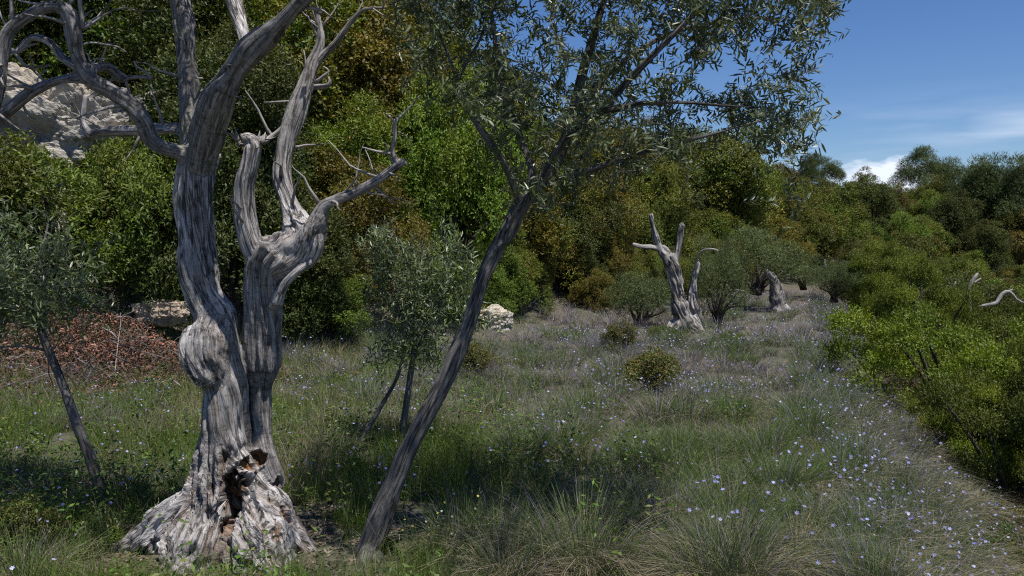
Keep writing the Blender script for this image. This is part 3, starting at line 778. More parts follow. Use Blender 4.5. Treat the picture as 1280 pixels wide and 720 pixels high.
def blob_pts(rng, blobs, d0, n):
    """Points in pixel ellipses (px, py, rx, ry, depth half-size, weight)."""
    w = np.array([b[2] * b[3] * (b[5] if len(b) > 5 else 1) for b in blobs], float); w /= w.sum(); out = []
    while len(out) < n:
        b = blobs[rng.choice(len(blobs), p=w)]; q = rng.uniform(-1, 1, 3)
        if (q ** 2).sum() > 1: continue
        out.append(at(b[0] + q[0] * b[2], b[1] + q[1] * b[3], d0 + q[2] * b[4]))
    return np.array(out)


DS = 6.2
sb = at(500, 570, DS); sb[2] = H(sb[0], DS)
grown_olive('olive_tree', 'silvery green bushy olive sapling on thin stems beside the leaning trunk', sb, [
    chain_px([(497, 580, 5), (503, 540, 4.6), (510, 490, 4), (517, 440, 3.4), (520, 400, 2.6), (524, 350, 1.6), (528, 300, .8)], DS),
    chain_px([(436, 585, 3.4), (455, 545, 3, .02), (478, 505, 2.6, .02), (497, 470, 2.2), (505, 430, 1.8, -.05), (495, 370, 1.2, -.1), (480, 310, .7, -.1)], DS),
    chain_px([(516, 445, 2.2), (540, 400, 1.8), (560, 350, 1.2), (572, 310, .7)], DS)],
    blob_pts(np.random.default_rng(5), [(488, 315, 30, 45, .25), (520, 345, 40, 60, .3), (560, 320, 22, 50, .25), (545, 380, 50, 45, .3), (515, 425, 50, 22, .25), (470, 300, 14, 22, .15), (588, 340, 12, 40, .15), (610, 405, 22, 14, .12, .8), (470, 385, 22, 30, .2, .7)], DS, 360), 21, 10, .054, .30, 2.2, pull=(0, 0, .9), jit=.32)
DY = 4.9
yb = at(131, 640, DY); yb[2] = H(yb[0], DY)
grown_olive('olive_tree', 'slender young olive trunk leaning left in the grass at the left edge', yb, [
    chain_px([(133, 648, 7.5), (122, 600, 7.2), (108, 560, 6.8), (94, 525, 6.2), (82, 490, 5.6), (68, 455, 5.2), (55, 425, 5), (48, 400, 4, .05), (44, 365, 3, .1), (52, 320, 2, .15), (60, 280, 1.2, .2)], DY),
    chain_px([(50, 405, 2.6), (20, 375, 2.2, -.1), (-15, 345, 1.6, -.2), (-40, 310, 1, -.2)], DY),
    chain_px([(48, 400, 2.2), (75, 375, 1.8, .1), (95, 340, 1, .15)], DY), chain_px([(62, 440, 1.8), (30, 432, 1.4, -.05), (0, 434, 1, -.1), (-30, 428, .7, -.1)], DY)],
    blob_pts(np.random.default_rng(6), [(50, 370, 60, 32, .35), (15, 355, 60, 42, .4), (-40, 310, 70, 70, .5), (85, 335, 50, 50, .4, .6), (40, 290, 45, 45, .35, .4), (-10, 395, 60, 28, .4, .8), (110, 375, 35, 25, .3, .5)], DY, 360), 22, 9, .054, .26, 1.9, pull=(0, 0, .6))
# ------------------------------------------------------------------ the dead olive in mid field
DM = ground_at(858, 414)[1]
mb = at(850, 412, DM); mb[2] = H(mb[0], DM)
mid = thing('olive_tree', 'pale dead olive snag with stubby arms standing in mid field', 'tree', mb)
gnarl(mid, [
    ('trunk', chain_px([(858, 416, 14), (855, 402, 12), (849, 380, 9.5), (845, 355, 9), (841, 335, 9), (836, 320, 7.5)], DM)),
    ('limb', chain_px([(838, 325, 7), (829, 316, 5.5), (823, 306, 5), (819, 292, 4.2), (816, 280, 3.6), (813, 268, 3)], DM)),
    ('limb', chain_px([(826, 312, 4), (814, 309, 3.6), (803, 309, 3), (791, 306, 2.2)], DM)),
    ('limb', chain_px([(843, 330, 7), (847, 312, 4.6), (850, 296, 4), (853, 281, 3.6)], DM)),
    ('limb', chain_px([(838, 322, 4), (833, 312, 3.4), (828, 308, 3)], DM)),
    ('second_trunk', chain_px([(880, 416, 9, .2), (873, 400, 7, .2), (867, 380, 6.5, .2), (866, 362, 6, .2), (868, 345, 4.4, .2), (873, 328, 3, .2)], DM)),
    ('limb', chain_px([(868, 340, 2.4, .2), (871, 325, 2, .1), (877, 314, 2, 0), (888, 311, 1.9, -.1), (898, 313, 1.5, -.1)], DM)),
    ('root', chain_px([(860, 400, 10), (868, 412, 9, -.1), (882, 420, 6, -.2)], DM)),
    ('root', chain_px([(850, 402, 8), (840, 412, 6, -.1), (834, 418, 4, -.2)], DM)),
], .018, M_DEADFAR, 1.0, 1.5, None, 33)


# ------------------------------------------------------------------ shrub and tree crowns for the thicket
def crown_mesh(name, seed, R, n_cl, n_sp, n_lf, L, W, pal, tipcol=None, tip_p=0.0, cr=(.28, .5), flat=1.0, zc=None, low=-0.55, upb=.35, sl=.16, hollow=.5):
    """Uneven crown of leafy sprays; returns the leaf mesh and the stems that carry it."""
    rng = np.random.default_rng(seed); lf = Soup(); st = Soup(); R = np.array(R); zc = R[2] * .95 if zc is None else zc
    u = rand_dir(rng, n_cl * 4); u = u[u[:, 2] > low][:n_cl]; n_cl = len(u)
    lump = .52 + .95 * noise3(u * 1.9 + seed * 3.1, seed)
    cen = u * (hollow + (1 - hollow) * rng.random((n_cl, 1)) ** .6) * lump[:, None] * R + np.array([0, 0, zc])
    crr = rng.uniform(*cr, n_cl)
    for c, r, o in zip(cen, crr, u):
        n = int(n_sp * (r / np.mean(cr)) ** 2)
        d = nrm(rng.normal(size=(n, 3)) + o * .75 + np.array([0, 0, upb]))
        s0 = c + d * r * np.array([1, 1, flat]) * rng.uniform(.55, .98, (n, 1))
        sd = nrm(d * np.array([1, 1, flat]) + .35 * rng.normal(size=(n, 3)) + np.array([0, 0, .15 * flat]))
        tone = pal[rng.integers(0, len(pal))] * rng.uniform(.7, 1.3)
        newg = rng.random(n) < tip_p * (1.6 if d.mean() > 0 else .6)
        for k in range(n_lf):
            t = (k + rng.random(n)) / n_lf
            p = s0 + sd * sl * t[:, None] + rng.normal(size=(n, 3)) * L * .15
            ld = nrm(sd * .55 + 1.0 * rand_dir(rng, n) + np.array([0, 0, .2]))
            nn = nrm(np.array([0, 0, .5]) + d * .8 + .5 * rng.normal(size=(n, 3)))
            col = tone * rng.uniform(.7, 1.3, (n, 1)) * np.array([1, 1, 1])
            if tipcol is not None:
                m = newg & (t > .35); col[m] = np.array(tipcol) * rng.uniform(.7, 1.3, (m.sum(), 1))
            leaves(lf, p, ld, nn, L * rng.uniform(.7, 1.25, n), W * rng.uniform(.75, 1.2, n), col)
    for c in cen[rng.permutation(n_cl)[:14]]:
        b = np.array([rng.normal() * .08, rng.normal() * .08, -.15]); t = np.linspace(0, 1, 9)[:, None]
        q = (1 - t) ** 2 * b + 2 * t * (1 - t) * np.array([c[0] * .25, c[1] * .25, c[2] * .6]) + t * t * c + np.sin(t * 9 + c[0] * 7) * .03
        tube(st, np.concatenate([q, .05 * (1 - t) + .012], 1), 6, jit=.08, rng=rng)
    return lf.mesh(name), st.mesh('trunk', True)


A = np.array
OCHRE = [A((.115, .120, .020)), A((.095, .108, .018)), A((.130, .122, .021)), A((.078, .098, .019)), A((.080, .112, .018))]
RUST = [A((.122, .116, .021)), A((.108, .112, .020)), A((.132, .112, .021)), A((.085, .102, .019))]
GREEN = [A((.085, .130, .020)), A((.100, .142, .024)), A((.070, .108, .018)), A((.098, .118, .019))]
DARK = [A((.058, .080, .018)), A((.070, .090, .020)), A((.048, .066, .016)), A((.084, .092, .019))]
PINE = [A((.068, .090, .022)), A((.080, .102, .028)), A((.052, .072, .020))]
GREY = [A((.092, .118, .040)), A((.108, .132, .050)), A((.076, .098, .032))]
JUN = [A((.125, .150, .017)), A((.100, .128, .015)), A((.145, .168, .020))]
PROTO = {}
for kind, pal, tip, tp in (('ochre', OCHRE, (.142, .136, .026), .26), ('rust', RUST, (.165, .122, .028), .24), ('green', GREEN, (.13, .175, .03), .25), ('dark', DARK, (.09, .10, .022), .2)):
    PROTO[kind] = [crown_mesh('crown', 100 + 7 * q + len(PROTO) * 31, R, 86, 84, 7, .052, .027, pal, tip, tp, (.16, .38))
                   for q, R in enumerate([(1.15, 1.15, 1.45), (1.35, 1.2, 1.2), (1.0, 1.05, 1.75)])]
PROTO['pine'] = [crown_mesh('crown', 300 + q, R, 60, 70, 7, .10, .016, PINE, None, 0, (.25, .45), .7, zc, -.3, .5, .2)
                 for q, (R, zc) in enumerate([((1.2, 1.2, 1.0), 2.0), ((1.15, 1.1, 1.35), 1.7)])]
PROTO['grey'] = [crown_mesh('crown', 320 + q, R, 46, 60, 6, .07, .017, GREY, None, 0, (.22, .40), .9, R[2] * 1.05, -.6, .5, .2, .35) for q, R in enumerate([(1.1, 1.0, .85), (.9, .9, .7)])]


def shrub(kind, var, loc, s, rz, name, label, cat, group, tone=(1, 1, 1), squash=1.0):
    r = thing(name, label, cat, loc, group); r.rotation_euler = (0, 0, rz); r.scale = (s, s, s * squash)
    tone = tuple(A(tone) * {'ochre': A((1.04, 1.14, 1)), 'rust': A((1.04, 1.06, 1)), 'green': A((1.1, 1.16, 1)), 'dark': 1.0}.get(kind, 1))
    cm, sm = PROTO[kind][var % len(PROTO[kind])]
    c = link('crown', cm, M_LEAF, r); c.color = (*tone, 1)
    link('trunk', sm, M_STEM, r)
    return r


# thicket up the slope: staggered rows, each shrub named by its tint, its row and the landmark it stands behind
rng = np.random.default_rng(2024)
SECT = [(-200, 110, 'beyond the limestone outcrop'), (110, 225, 'above the brown brush pile'), (225, 340, 'behind the large dead olive trunk'), (340, 450, 'right of the large dead olive trunk'), (450, 600, 'behind the silvery sapling'),
        (600, 700, 'behind the pale boulder'), (700, 785, 'between boulder and mid field snag'), (785, 880, 'behind the mid field snag'), (880, 960, 'right of the mid field snag'),
        (960, 1060, 'behind the small far field olives'), (1060, 1170, 'on far slope below lone pine'), (1170, 1500, 'on far slope at right edge')]
KINDS = {0: ('dark', 'green', 'dark', 'ochre'), 1: ('green', 'dark', 'ochre', 'green'), 2: ('dark', 'ochre', 'green', 'rust'), 3: ('rust', 'green', 'ochre', 'dark'), 4: ('ochre', 'green', 'rust', 'dark'),
         5: ('ochre', 'rust', 'green', 'dark'), 6: ('ochre', 'rust', 'dark', 'green'), 7: ('ochre', 'rust', 'dark', 'green'), 8: ('ochre', 'green', 'rust', 'dark'), 9: ('ochre', 'rust', 'green', 'dark'), 10: ('ochre', 'rust', 'green', 'dark'), 11: ('dark', 'ochre', 'rust', 'green')}
WORD = {'ochre': 'olive yellow', 'rust': 'golden brown tinged', 'green': 'fresh green', 'dark': 'dark green'}
pts = []
def try_add(x, y, gap):
    for q in pts:
        if (q[0] - x) ** 2 + (q[1] - y) ** 2 < gap * gap: return False
    pts.append((x, y)); return True
tries = 0
while tries < 16000 and len(pts) < 330:
    tries += 1
    y = rng.uniform(6, 62); x = y * rng.uniform(-.78, .74)
    sd = float(hill_sd(A([x]), A([y]))[0]); depth = 22 if x / y > .3 else 9
    if sd < .5 or sd > depth: continue
    if x / y < -.40 and y < 15 and sd < 5.2: continue                 # bank, brush pile and outcrop stay clear
    try_add(x, y, 1.6 if y < 22 else (1.85 if y < 32 else 2.3))
used = {}
dip = []
for _ in range(4000):
    y = rng.uniform(15, 35); x = y * rng.uniform(.40, .76)
    if float(edge_sd(A([x]), A([y]))[0]) < 1.6 or float(hill_sd(A([x]), A([y]))[0]) > .6 or any((x - a) ** 2 + (y - b) ** 2 < 1.9 ** 2 for a, b in dip): continue
    if len(dip) < 46: dip.append((x, y))
for x, y in dip:
    kind = ('green', 'ochre', 'dark', 'ochre', 'rust')[int(rng.integers(0, 5))]; part_ = 'nearer' if y < 22 else 'middle' if y < 28 else 'farther'
    shrub(kind, int(rng.integers(0, 3)), (x, y, H(x, y) - .1), rng.uniform(.62, .95), rng.uniform(0, 6.28), 'evergreen_shrub', f'{WORD[kind]} shrub in the {part_} part of the dip right of the terrace', 'shrub', f'{WORD[kind]} shrubs in the {part_} part of the dip', (1, 1, 1))
for x, y in pts:
    sd = float(hill_sd(A([x]), A([y]))[0]); z = H(x, y); px, py = px_of(x, y, z + 1.5)
    si = next((k for k, (a, b, t) in enumerate(SECT) if a <= px < b), None)
    if si is None: continue
    far = si >= 10
    row = 0 if sd < (2.4 if not far else 6) else 1 if sd < (5.5 if not far else 13) else 2
    k = used.get((si, row), 0); used[(si, row)] = k + 1
    kind = KINDS[si][k % 4]
    s = rng.uniform(.85, 1.2) * (1.0 if row == 0 else 1.3 if row == 1 else 1.45) * (1.0 if si < 9 else 1.05)
    if si >= 5 and si <= 8 and row == 2: s *= .82
    if si in (9, 10) and row == 2 or si == 11: s *= .78
    if si <= 4 and row > 0: s *= 1.2
    if si >= 9:
        lim = 206 if px < 1060 else 219 if px < 1200 else 205
        while px_of(x, y, z + 3.45 * s)[1] < lim and s > .45: s *= .94
    rw = ('lowest row', 'middle rows', 'top rows')[row]
    shrub(kind, int(rng.integers(0, 3)), (x, y, z - .1), s, rng.uniform(0, 6.28), 'evergreen_shrub', f'{WORD[kind]} shrub in the {rw} {SECT[si][2]}', 'shrub', f'{WORD[kind]} shrubs in the {rw} {SECT[si][2]}',
          tuple(rng.uniform(.8, 1.15) * A((1, rng.uniform(.93, 1.06), rng.uniform(.85, 1.1)))))


k_ = 0
for a_, b_ in zip(FOOT[2:9], FOOT[3:10]):
    for t_ in np.arange(0, 1, .95 / np.hypot(*(b_ - a_)[:2])):
        x, y = (a_ + t_ * (b_ - a_))[:2]; x += rng.normal() * .3; y += rng.normal() * .35; px, py = px_of(x, y, .5)
        if x / y < -.33: continue
        si = next((k for k, (u, v, t) in enumerate(SECT) if u <= px < v), None)
        if si is None: continue
        kind = KINDS[si][int(rng.integers(0, 4))]
        shrub(kind, int(rng.integers(0, 3)), (x, y, H(x, y) - .12), rng.uniform(.38, .68), rng.uniform(0, 6.28), 'evergreen_shrub', f'small {WORD[kind]} shrub at the thicket foot {SECT[si][2]}', 'shrub', f'small {WORD[kind]} shrubs at the thicket foot {SECT[si][2]}', (1, 1, 1))


def plant(kind, var, px, py_base, d, w_px, name, label, cat, group=None, tone=(1, 1, 1), squash=1.0, rz=0.0, dz=0.0, top=None):
    """Shrub of a given apparent width at distance d."""
    b = at(px, py_base, d); z = H(b[0], d) + dz; s = w_px * d / FPX / 2.3
    if top is not None: squash = (at(px, top, d)[2] - z) / ({'juniper': 1.65, 'broad': 2.0}.get(kind, (2.75, 2.3, 3.3)[var % 3]) * s)
    return shrub(kind, var, (b[0], d, z), w_px * d / FPX / 2.3, rz, name, label, cat, group, tone, squash)


plant('green', 1, 548, 300, 16.5, 150, 'evergreen_shrub', 'bright fresh green rounded shrub standing out between rusty ones behind the sapling', 'shrub', None, (1.15, 1.2, 1.0), 1.45, 1.0)
plant('ochre', 0, 888, 300, 31, 135, 'evergreen_shrub', 'broad domed ochre shrub at the crest of the near hill', 'shrub', None, (1, 1, 1), 1, .7, -.1, 166)
plant('dark', 0, 700, 390, 20, 120, 'evergreen_shrub', 'low dark shrub just right of the pale boulder', 'shrub', None, (1, 1, 1), .8, 1.2)
plant('green', 2, 410, 430, 12.2, 110, 'evergreen_shrub', 'low green shrub at the thicket foot, right of the large dead olive', 'shrub', None, (.9, .9, 1), .62, .4)
# broad leaved shrubs on the bank at the left
LB = [crown_mesh('crown', 401, (1.2, .9, 1.0), 60, 60, 7, .072, .026, GREEN + DARK, (.12, .14, .05), .25, (.2, .4)), crown_mesh('crown', 402, (1.0, .9, 1.1), 55, 56, 7, .075, .024, GREEN + [A((.07, .09, .03))], (.12, .14, .05), .2, (.2, .4))]
PROTO['broad'] = LB
plant('broad', 0, 60, 300, 10.6, 230, 'broadleaf_shrub', 'dense green broadleaf shrub below the limestone outcrop', 'shrub', None, (1.15, 1.15, .95), .85, .3, -.1, 188)
plant('broad', 1, 180, 300, 10.9, 160, 'broadleaf_shrub', 'bright green broadleaf shrub between outcrop and large dead olive', 'shrub', None, (1.25, 1.2, 1), .85, 2.0, -.1, 192)
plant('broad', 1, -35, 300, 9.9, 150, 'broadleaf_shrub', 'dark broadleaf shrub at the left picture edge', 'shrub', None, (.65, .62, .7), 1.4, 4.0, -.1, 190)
plant('broad', 0, 255, 300, 11.2, 170, 'broadleaf_shrub', 'green broadleaf shrub directly behind the large dead olive stem', 'shrub', None, (.8, .8, .8), 1.3, 5.0, .1)
# field olives
plant('grey', 0, 896, 300, DM + 1.4, 74, 'olive_tree', 'grey green olive regrowth crown rising behind the mid field snag', 'tree', None, (1, 1, 1), 1.75, .3)
plant('grey', 1, 800, 395, 16.5, 92, 'olive_tree', 'small round olive bush just left of the mid field snag', 'tree', None, (.9, .95, .9), 1.0, 2.2)
ST = ground_at(972, 390)
plant('grey', 0, 945, 388, ST[1] + .4, 112, 'olive_tree', 'wide grey olive crown spreading over the short hollow stump', 'tree', None, (.95, 1, .95), .8, 1.1, .55)
stump = thing('tree_stump', 'short pale hollow olive stump under the wide grey crown', 'stump', ST)
gnarl(stump, [('trunk', chain_px([(974, 392, 12), (972, 378, 9.5), (971, 365, 8.5), (967, 350, 6), (958, 338, 3)], ST[1])), ('root', chain_px([(976, 380, 7), (986, 390, 5, -.2)], ST[1]))], .035, M_DEADFAR, 1, .8, None, 44)
plant('grey', 1, 1042, 380, 24, 66, 'olive_tree', 'small grey olive beside the pale stone at the end of the field', 'tree', None, (.9, .95, .9), 1.0, .5, .3)
plant('grey', 0, 1004, 372, 25.5, 54, 'olive_tree', 'distant little olive between the stump and the pale stone', 'tree', None, (.9, .95, .9), .9, 3.5, .3)

# pines on the skyline
for px, pyt, d, w, sq, var, lab in ((1157, 186, 60, 60, 1.0, 0, 'lone round pine standing clear on the skyline'), (1030, 194, 52, 44, 1.0, 0, 'small flat topped pine on the skyline left of the cloud'), (1012, 186, 50, 26, 1.5, 1, 'thin little pine on the skyline at the hill shoulder'),
                                   (1238, 176, 46, 90, 1.2, 1, 'tall dark pine rising above the right slope'), (1283, 180, 44, 80, 1.2, 1, 'dark pine cut by the right picture edge'), (1200, 205, 50, 60, 1.0, 0, 'low pine between the lone pine and the tall dark pine')):
    top = at(px, pyt, d); s = w * d / FPX / 2.3; hgt = (3.35 if var == 0 else 3.6) * s * sq
    z = H(top[0], d)
    r = shrub('pine', var, (top[0], d, top[2] - hgt), s, px * .7, 'pine_tree', lab, 'tree', None, (.85, .9, .9), sq)
    zb = (z - (top[2] - hgt)) / (s * sq)
    sp = Soup(); tube(sp, A([(0, 0, zb - .3, .13), (.05, .02, zb * .5, .11), (0, 0, .6, .09), (.03, 0, 1.8, .05)]), 8)
    r.children[1].data = sp.mesh('trunk', True); r.children[1].data.materials.append(M_STEM)

# junipers below the terrace edge on the right
PROTO['juniper'] = [crown_mesh('crown', 500 + q, R, 76, 190, 8, .038, .015, JUN, (.15, .15, .03), .2, (.14, .32), .34, None, -.5, .3, .15, .5) for q, R in enumerate([(1.3, 1.2, .95), (1.2, 1.2, 1.1)])]
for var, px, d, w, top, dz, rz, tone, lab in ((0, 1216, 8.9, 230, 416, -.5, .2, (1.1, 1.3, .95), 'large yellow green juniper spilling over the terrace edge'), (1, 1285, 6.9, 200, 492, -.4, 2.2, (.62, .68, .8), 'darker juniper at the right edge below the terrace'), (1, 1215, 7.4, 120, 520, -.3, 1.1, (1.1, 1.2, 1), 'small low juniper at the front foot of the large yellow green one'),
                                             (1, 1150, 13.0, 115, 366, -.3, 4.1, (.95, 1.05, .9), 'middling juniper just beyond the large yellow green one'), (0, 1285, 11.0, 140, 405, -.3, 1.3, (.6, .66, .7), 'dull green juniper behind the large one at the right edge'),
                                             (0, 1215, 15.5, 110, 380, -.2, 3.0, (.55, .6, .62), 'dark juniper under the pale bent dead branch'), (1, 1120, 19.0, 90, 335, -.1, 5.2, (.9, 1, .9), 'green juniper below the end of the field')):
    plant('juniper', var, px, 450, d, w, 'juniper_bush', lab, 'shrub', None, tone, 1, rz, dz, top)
plant('dark', 1, 1235, 450, 20, 150, 'evergreen_shrub', 'dark shrub around the bent bleached branch on the right', 'shrub', None, (.8, .85, .9), .7, 1.2, -.2, 372)
plant('dark', 2, 1150, 450, 24, 130, 'evergreen_shrub', 'dark shrub behind the forked bleached branch on the right', 'shrub', None, (.9, .9, .9), .8, 2.2, -.2, 345)


# bleached dead branches on the right, and the sticks behind the snag
def snag(label, chains, d, seed, mat=None):
    b = at(*chains[0][0][:2], d); r = thing('dead_branch', label, 'branch', b)
    sp = Soup(); rg = np.random.default_rng(seed)
    for c in chains: tube(sp, spline(chain_px(c, d), .08), 7, jit=.1, rng=rg)
    me = sp.mesh('dead_branch', True); me.transform(Matrix.Translation(-Vector(b)))
    r2 = link('branch', me, mat or M_TWIG, r); return r


snag('upright bleached dead branch with a hooked tip in the right thicket', [[(1212, 392, 2.6), (1212, 378, 2.6), (1211, 364, 2.6), (1215, 352, 2.8), (1222, 342, 1.6)], [(1214, 354, 1.6), (1220, 352, 1.5), (1226, 348, .8)]], 15.0, 1)
snag('arched bleached dead branch at the right picture edge', [[(1222, 383, 1.2), (1236, 381, 2.2), (1246, 378, 2.6), (1253, 367, 2.4), (1262, 365, 2.2), (1270, 374, 1.8), (1281, 379, 1)], [(1258, 365, 1.4), (1266, 362, 1)]], 14.0, 2)
snag('forked thin dead branch left of the upright bleached one', [[(1180, 376, 1.5), (1174, 366, 1.4), (1172, 352, 1.2), (1173, 338, .7)], [(1174, 364, .8), (1164, 356, .7), (1157, 353, .5)], [(1178, 372, .8), (1188, 364, .7), (1195, 352, .5)]], 17.5, 3)
snag('dark slanting bare branch above the yellow green juniper', [[(1132, 425, 2), (1140, 395, 1.8), (1150, 372, 1.4), (1155, 362, .8)]], 12.2, 4, M_STEM)
snag('tangle of grey sticks on the ground behind the mid field snag', [[(892, 366, 1.4), (905, 358, 1.4), (922, 352, 1)], [(896, 368, 1), (912, 362, 1), (930, 364, .8)], [(900, 372, 1), (915, 369, 1), (926, 372, .7)], [(905, 374, 1), (920, 366, .8), (925, 362, .6)]], 18.5, 5)


# ------------------------------------------------------------------ rocks
def rock(name, label, cat, loc, size, seed, mat, sub=48, blocky=.5, rz=0.0):
    n = sub; u = np.linspace(-1, 1, n)
    sp = Soup()
    g = np.stack(np.meshgrid(u, u, indexing='ij'), -1).reshape(-1, 2); i = (np.arange(n - 1)[:, None] * n + np.arange(n - 1)[None]).ravel()
    f = np.stack([i, i + n, i + n + 1, i + 1], -1)
    for ax in range(3):
        for sg in (-1, 1):
            p = np.zeros((len(g), 3)); p[:, ax] = sg; p[:, (ax + 1) % 3] = g[:, 0]; p[:, (ax + 2) % 3] = g[:, 1]
            sp.add(p, None, f if sg > 0 else f[:, ::-1])
    p = np.concatenate(sp.v); sph = nrm(p); p = sph * (1 - blocky) + p * blocky * .8
    q = p * A(size) * 2.4 / max(size) ** .5
    big = fbm(q * .9 + seed, 3, seed); st = fbm(q * A([1.2, 1.2, 2.5]) + 5, 2, seed + 1); st = np.floor(st * 9) / 9 * .75 + st * .25
    fine = fbm(q * 5, 4, seed + 2)
    p = p * (1 + .7 * (big - .5) + .6 * (st - .5) + .22 * (fine - .5))[:, None]
    me = make_mesh(name, p * A(size), [np.concatenate(sp.f4)], smooth_shade=False)
    o = link(name, me, mat, loc=loc); o.rotation_euler = (0, 0, rz)
    return tag(o, label, cat)


oc = at(70, 170, 12.4)
rock('rock_outcrop', 'pale fissured limestone outcrop above the left shrubs', 'rock', (oc[0] + .15, 12.3, 2.9), (1.9, 1.1, 1.35), 7, M_ROCK, 110, .6, .25)
bq = ground_at(618, 412)
rock('boulder', 'pale cream boulder lying at the foot of the thicket beside the leaning trunk', 'rock', (bq[0], bq[1] + .2, bq[2] + .12), (.40, .3, .32), 9, M_BOULDER, 60, .4, .4)
bq = at(1066, 381, 23); rock('boulder', 'small pale stone at the far end of the field', 'rock', (bq[0], 23, H(bq[0], 23) + .12), (.28, .22, .22), 11, M_BOULDER, 30, .4)
for px, py, s, lab in ((1216, 698, .075, 'pale stone on bare soil at the lower right'), (1238, 690, .05, 'small flat stone right of the pale stone on bare soil'), (118, 678, .05, 'flat pale stone in grass left of the dead olive base'), (1180, 690, .04, 'little stone on the left of the pale stone on bare soil')):
    g = ground_at(px, py); rock('stone', lab, 'stone', (g[0], g[1], g[2] + s * .3), (s, s * .8, s * .6), px, M_BOULDER, 24, .4)
g = at(188, 372, 10.3); rock('boulder', 'tan earthy rock ledge in the bank above the brush pile', 'rock', (g[0] + .1, 10.4, g[2] - .2), (.4, .26, .2), 15, rock_material('tan_rock', (.5, .41, .30), (.24, .19, .14), 1.6), 60, .5)

# ------------------------------------------------------------------ brush pile of dead leaves and sticks on the bank
rng = np.random.default_rng(8)
pb = at(125, 430, 9.3); pile = thing('brush_pile', 'heap of brown dead leaves and bare sticks on the bank at left', 'brush pile', (pb[0], 9.2, H(pb[0], 9.2)))
pl = np.array(pile.location)
def pile_pt(n):
    x = pl[0] + rng.normal(size=n) * 1.0; y = pl[1] + rng.normal(size=n) * .5
    z = height(x, y) + .34 * np.exp(-(((x - pl[0]) / 1.4) ** 2 + ((y - pl[1] - .3) / .7) ** 2)) * rng.uniform(.5, 1.1, n)
    z = z + .22 * (fbm(p3(x, y, 2.2), 3, 141) - .5) + .05
    return np.stack([x, y, z], -1)
n = 15000; P = pile_pt(n); lf = Soup(); patch = fbm(p3(P[:, 0], P[:, 1], 2.5), 3, 143)[:, None]
cc = (.55 + .9 * patch) * A((1.25, .98, .92)) * A([(.125, .08, .055), (.09, .06, .045), (.21, .15, .11), (.06, .042, .033), (.19, .105, .07), (.15, .135, .12)])[rng.integers(0, 6, n)] * rng.uniform(.6, 1.2, (n, 1))
leaves(lf, P - pl, rand_dir(rng, n), nrm(A([0, -.2, .8]) + .7 * rng.normal(size=(n, 3))), rng.uniform(.02, .075, n), rng.uniform(.010, .030, n), cc, False, .2 * rng.normal(size=(n, 1)))
link('dead_leaves', lf.mesh('dead_leaves'), M_LITTER, pile)
for k in range(90):
    tw = Soup()
    p = pile_pt(1)[0]; d = nrm(rng.normal(size=3) * A([1, .6, .5])); L = rng.uniform(.3, 1.2); t = np.linspace(0, 1, 6)[:, None]
    q = p + d * L * (t - .4) + rng.normal(size=(6, 3)) * .02 + A([0, 0, .10]) * np.sin(t * 3.1) - A([0, 0, .05])
    tube(tw, np.concatenate([q - pl, .006 * (1 - t) + .002], 1), 5)
    link('stick', tw.mesh('stick', True), M_TWIG if k % 3 == 0 else M_STEM if k % 3 == 1 else M_BARK, pile)


# ------------------------------------------------------------------ grass, rushes and flowers
def blades(soup, P, h, w, lean_d, lean, col, droop=.35, seg=3):
    """Tapering grass blades rooted at P."""
    n = len(P); t = np.linspace(0, 1, seg + 1)
    d2 = np.stack([lean_d[:, 0], lean_d[:, 1], np.zeros(n)], -1)
    side = np.stack([-lean_d[:, 1], lean_d[:, 0], np.zeros(n)], -1)
    ang = np.arctan2(lean_d[:, 1], lean_d[:, 0]) + np.random.default_rng(n).uniform(0, 3.14, n); side = np.stack([np.cos(ang), np.sin(ang), 0 * ang], -1)
    V = []
    for k in range(seg + 1):
        tt = t[k]
        c = P + d2 * (lean * (tt * .6 + .4 * tt * tt) * h)[:, None] + A([0, 0, 1]) * (h * (tt - droop * lean * tt ** 2.2))[:, None]
        if k < seg:
            ww = (w * (1 - tt * .75))[:, None] * .5; V += [c - side * ww, c + side * ww]
        else: V.append(c)
    nv = 2 * seg + 1; v = np.stack(V, 1).reshape(-1, 3); b = np.arange(n)[:, None] * nv
    f4 = np.vstack([b + A([[2 * k, 2 * k + 1, 2 * k + 3, 2 * k + 2]]) for k in range(seg - 1)]); f3 = b + A([[2 * seg - 2, 2 * seg - 1, 2 * seg]])
    soup.add(v, f3, f4, np.repeat(col, nv, 0)); return V[-1]


def flowers(soup, P, s, col, rng, npet=6):
    n = len(P); nn = nrm(A([0, -.35, .9]) + .45 * rng.normal(size=(n, 3))); a = nrm(np.cross(nn, rand_dir(rng, n))); b = np.cross(nn, a)
    for k in range(npet):
        th = 2 * np.pi * k / npet; d = np.cos(th) * a + np.sin(th) * b
        leaves(soup, P, nrm(d + nn * .25), nn, s, s * .55, col)


rng = np.random.default_rng(99)
def scatter(n, y0, y1, pw=1.6, az=(-1.02, .92)):
    """Ground points, denser near the viewpoint."""
    y = y0 * (y1 / y0) ** (rng.random(n) ** pw); x = y * rng.uniform(az[0], az[1], n); return x, y


def zone(x, y):
    """Share of green grass (left, under trees) against grey rush field (right, far)."""
    u = x / y
    return np.clip(smooth(.26, -.22, u + .012 * (y - 7)) + .85 * (fbm(p3(x, y, .9), 3, 70) - .45), 0, 1)


G_GREEN = A([(.098, .172, .026), (.120, .182, .034), (.075, .138, .022), (.145, .178, .042)])
G_DRY = A([(.32, .27, .17), (.26, .23, .15), (.38, .33, .23), (.22, .20, .14)])
G_RUSH = A([(.100, .145, .048), (.118, .150, .066), (.084, .125, .034), (.145, .160, .095)])
G_GREY = A([(.25, .22, .30), (.21, .185, .28), (.29, .26, .32)])


